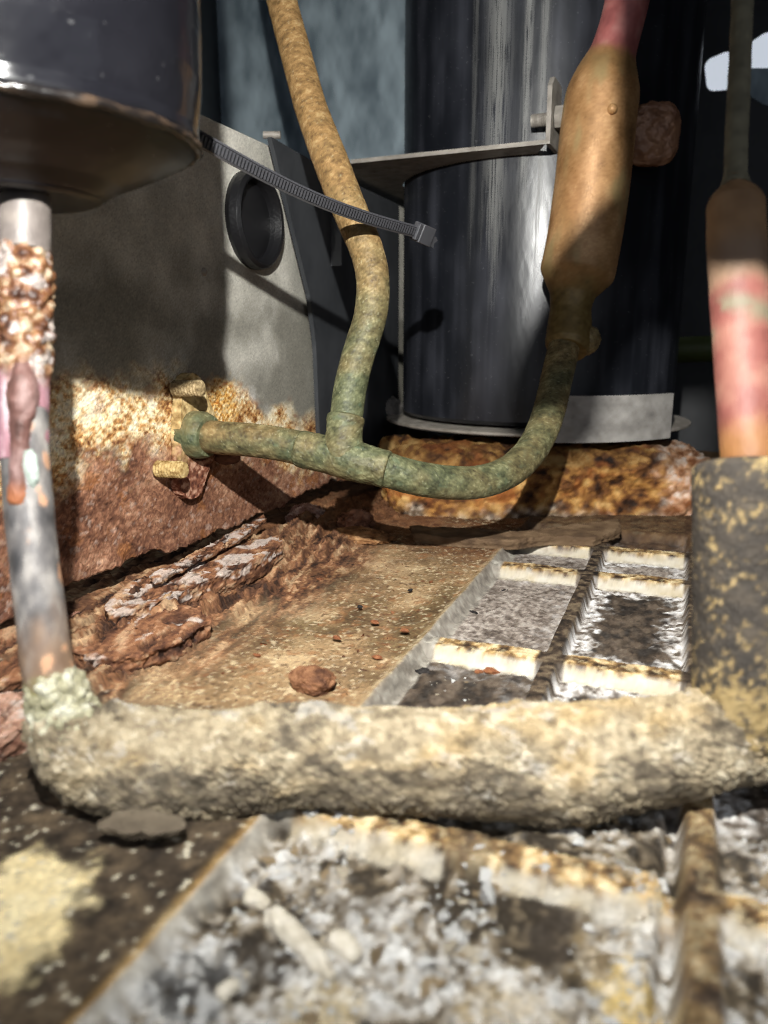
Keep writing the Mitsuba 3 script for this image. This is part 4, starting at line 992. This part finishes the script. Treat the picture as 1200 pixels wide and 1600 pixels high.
for i, (q0, q1, r, lab) in enumerate([((420, 1425), (520, 1530), .00115, 'pale stick-like crust chip lying in the near left cell'), ((520, 1470), (560, 1500), .0012, 'short pale crust chip beside the stick-like one'),
                                      ((385, 1402), (420, 1418), .00095, 'small rounded pale crust chip behind the stick-like one'), ((340, 1560), (372, 1540), .0008, 'thin pale crust chip near the bottom edge')]):
    V, F, S, TH = tube([on_floor(*q0, z=-.0012), on_floor((q0[0] + q1[0]) / 2, (q0[1] + q1[1]) / 2 - 4, -.001), on_floor(*q1, z=-.0014)], [(0, r * .5), (.1, r), (.8, r * .9), (1, r * .4)], .00025, 40, lambda V, S, TH: (fb(V, 500, 401 + i, 3) - .5) * .0009)
    key = add('crust_chip', (V, F), 'chalky', None, color=ramp(fb(V, 500, 410 + i, 3), (136, 126, 108), (186, 178, 162), (206, 200, 190)))
    tag(key, lab, 'crust chip')
# ---------------------------------------------------------------- cabinet behind and around
rp = thing('zinc_backing', 'blue grey galvanised rear panel behind the brown riser pipe', 'metal panel')
m = trimesh.creation.box(bounds=[(-0.235, 0.372, 0.004), (-0.046, 0.3735, 0.3595)])
add('sheet', m, 'blue_zinc', rp, smooth=False)
V, F = lump(at(606, 640, 0.33), (.006, .006, .006), 431, .4, 4)
add('rust_clod', (V, F), 'crusty', None, color=ramp(fb(V, 300, 432, 3), (70, 66, 64), (150, 146, 142)))
tag('rust_clod', 'grey clod resting beside the foot of the black compressor', 'clod')
gd = thing('rear_guard', 'black rear guard panel with ragged gaps letting daylight through', 'guard panel')
gy = 0.452


def gp(px, py):
    r = at(px, py, 1) - EYE; p = EYE + r * gy / r[1]
    return (p[0], p[2])


outer = Polygon([(-0.05, -0.002), (0.30, -0.002), (0.30, 0.3595), (-0.05, 0.3595)])
for hole in ([(1108, 98), (1140, 84), (1144, 132), (1112, 135)], [(1168, 76), (1198, 56), (1215, 60), (1210, 160), (1196, 155), (1168, 138)], [(1137, -40), (1147, -40), (1145, 14), (1137, 13)], [(1172, -60), (1176, -60), (1176, 4), (1173, 4)]):
    outer = outer.difference(Polygon([gp(*q) for q in hole]).buffer(-0.002).buffer(0.0042))
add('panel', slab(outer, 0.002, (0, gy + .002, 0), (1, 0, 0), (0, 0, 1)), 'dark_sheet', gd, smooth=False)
gt = Polygon([gp(*q) for q in ((1160, 95), (1225, 95), (1215, 170), (1160, 150))])
add('inner_tab', slab(gt, 0.001, (0, gy + .012, 0), (1, 0, 0), (0, 0, 1)), 'blue_zinc', gd, smooth=False)
sd = thing('right_panel', 'dark right side panel of the cabinet, deep in shade', 'metal panel')
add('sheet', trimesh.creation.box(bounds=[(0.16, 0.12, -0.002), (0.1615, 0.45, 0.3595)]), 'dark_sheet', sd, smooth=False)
ld = thing('cabinet_lid', 'dark cabinet lid closing the unit above the frame', 'lid')
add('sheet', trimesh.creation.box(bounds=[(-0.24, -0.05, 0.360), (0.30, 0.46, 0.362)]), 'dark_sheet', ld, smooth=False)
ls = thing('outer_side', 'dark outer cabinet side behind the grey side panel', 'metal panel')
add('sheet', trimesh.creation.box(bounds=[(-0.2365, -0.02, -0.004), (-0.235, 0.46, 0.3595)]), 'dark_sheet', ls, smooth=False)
V, F, S, TH = tube([at(1030, 548, .37), at(1080, 546, .365), at(1180, 543, .36)], .0060, .001, 32)
gh = add('green_sleeve', trimesh.Trimesh(V, F, process=False), 'olive_sleeve', None); tag(gh, 'dull green sleeved tube in the dark behind the compressor', 'tube')

# ---------------------------------------------------------------- beside the camera: the torch, and an added, unseen blocker shaped to shade the right-hand side
tor = 'torch'
tag(tor, 'small black hand torch held above the viewpoint, shining into the cabinet', 'torch')
td = LAMP_AIM - LAMP; td /= np.linalg.norm(td)
V, F = lathe([(0, -0.0006), (0.0028, -0.0006), (0.0028, 0.0025), (0.0032, 0.0027), (0.0050, 0.0023), (0.0052, -0.004), (0.0042, -0.010), (0.0040, -0.055), (0, -0.0552)], LAMP, td, 64)
add('body', trimesh.Trimesh(V, F, process=False), 'nylon', tor, smooth=40)


def cam(x, y, d): return EYE + RGT * x + CUP * y + FWD * d


wb = thing('shade_blocker', 'dark unseen light blocker added above and right of the viewpoint', 'light blocker')
m = rounded((0.032, 0.060, 0.012), 0.003); m.apply_transform(frame(cam(0.0338, 0.0975, 0.066), RGT, CUP, -FWD)); add('box', m, 'shade_black', wb, smooth=40)
m = rounded((0.024, 0.032, 0.006), 0.0025); m.apply_transform(frame(cam(0.0285, 0.0683, 0.046), RGT, CUP, -FWD)); add('blocker_slab', m, 'shade_black', wb, smooth=40)
V, F, S, TH = tube([cam(0.024, 0.0760, 0.066), cam(0.0170, 0.0710, 0.066), cam(0.0120, 0.0650, 0.065), cam(0.0100, 0.0560, 0.064)], [(0, .0044), (.9, .0043), (1, .0030)], .0004, 40)
add('blocker_lobe', trimesh.Trimesh(V, F, process=False), 'nylon', wb, smooth=True)
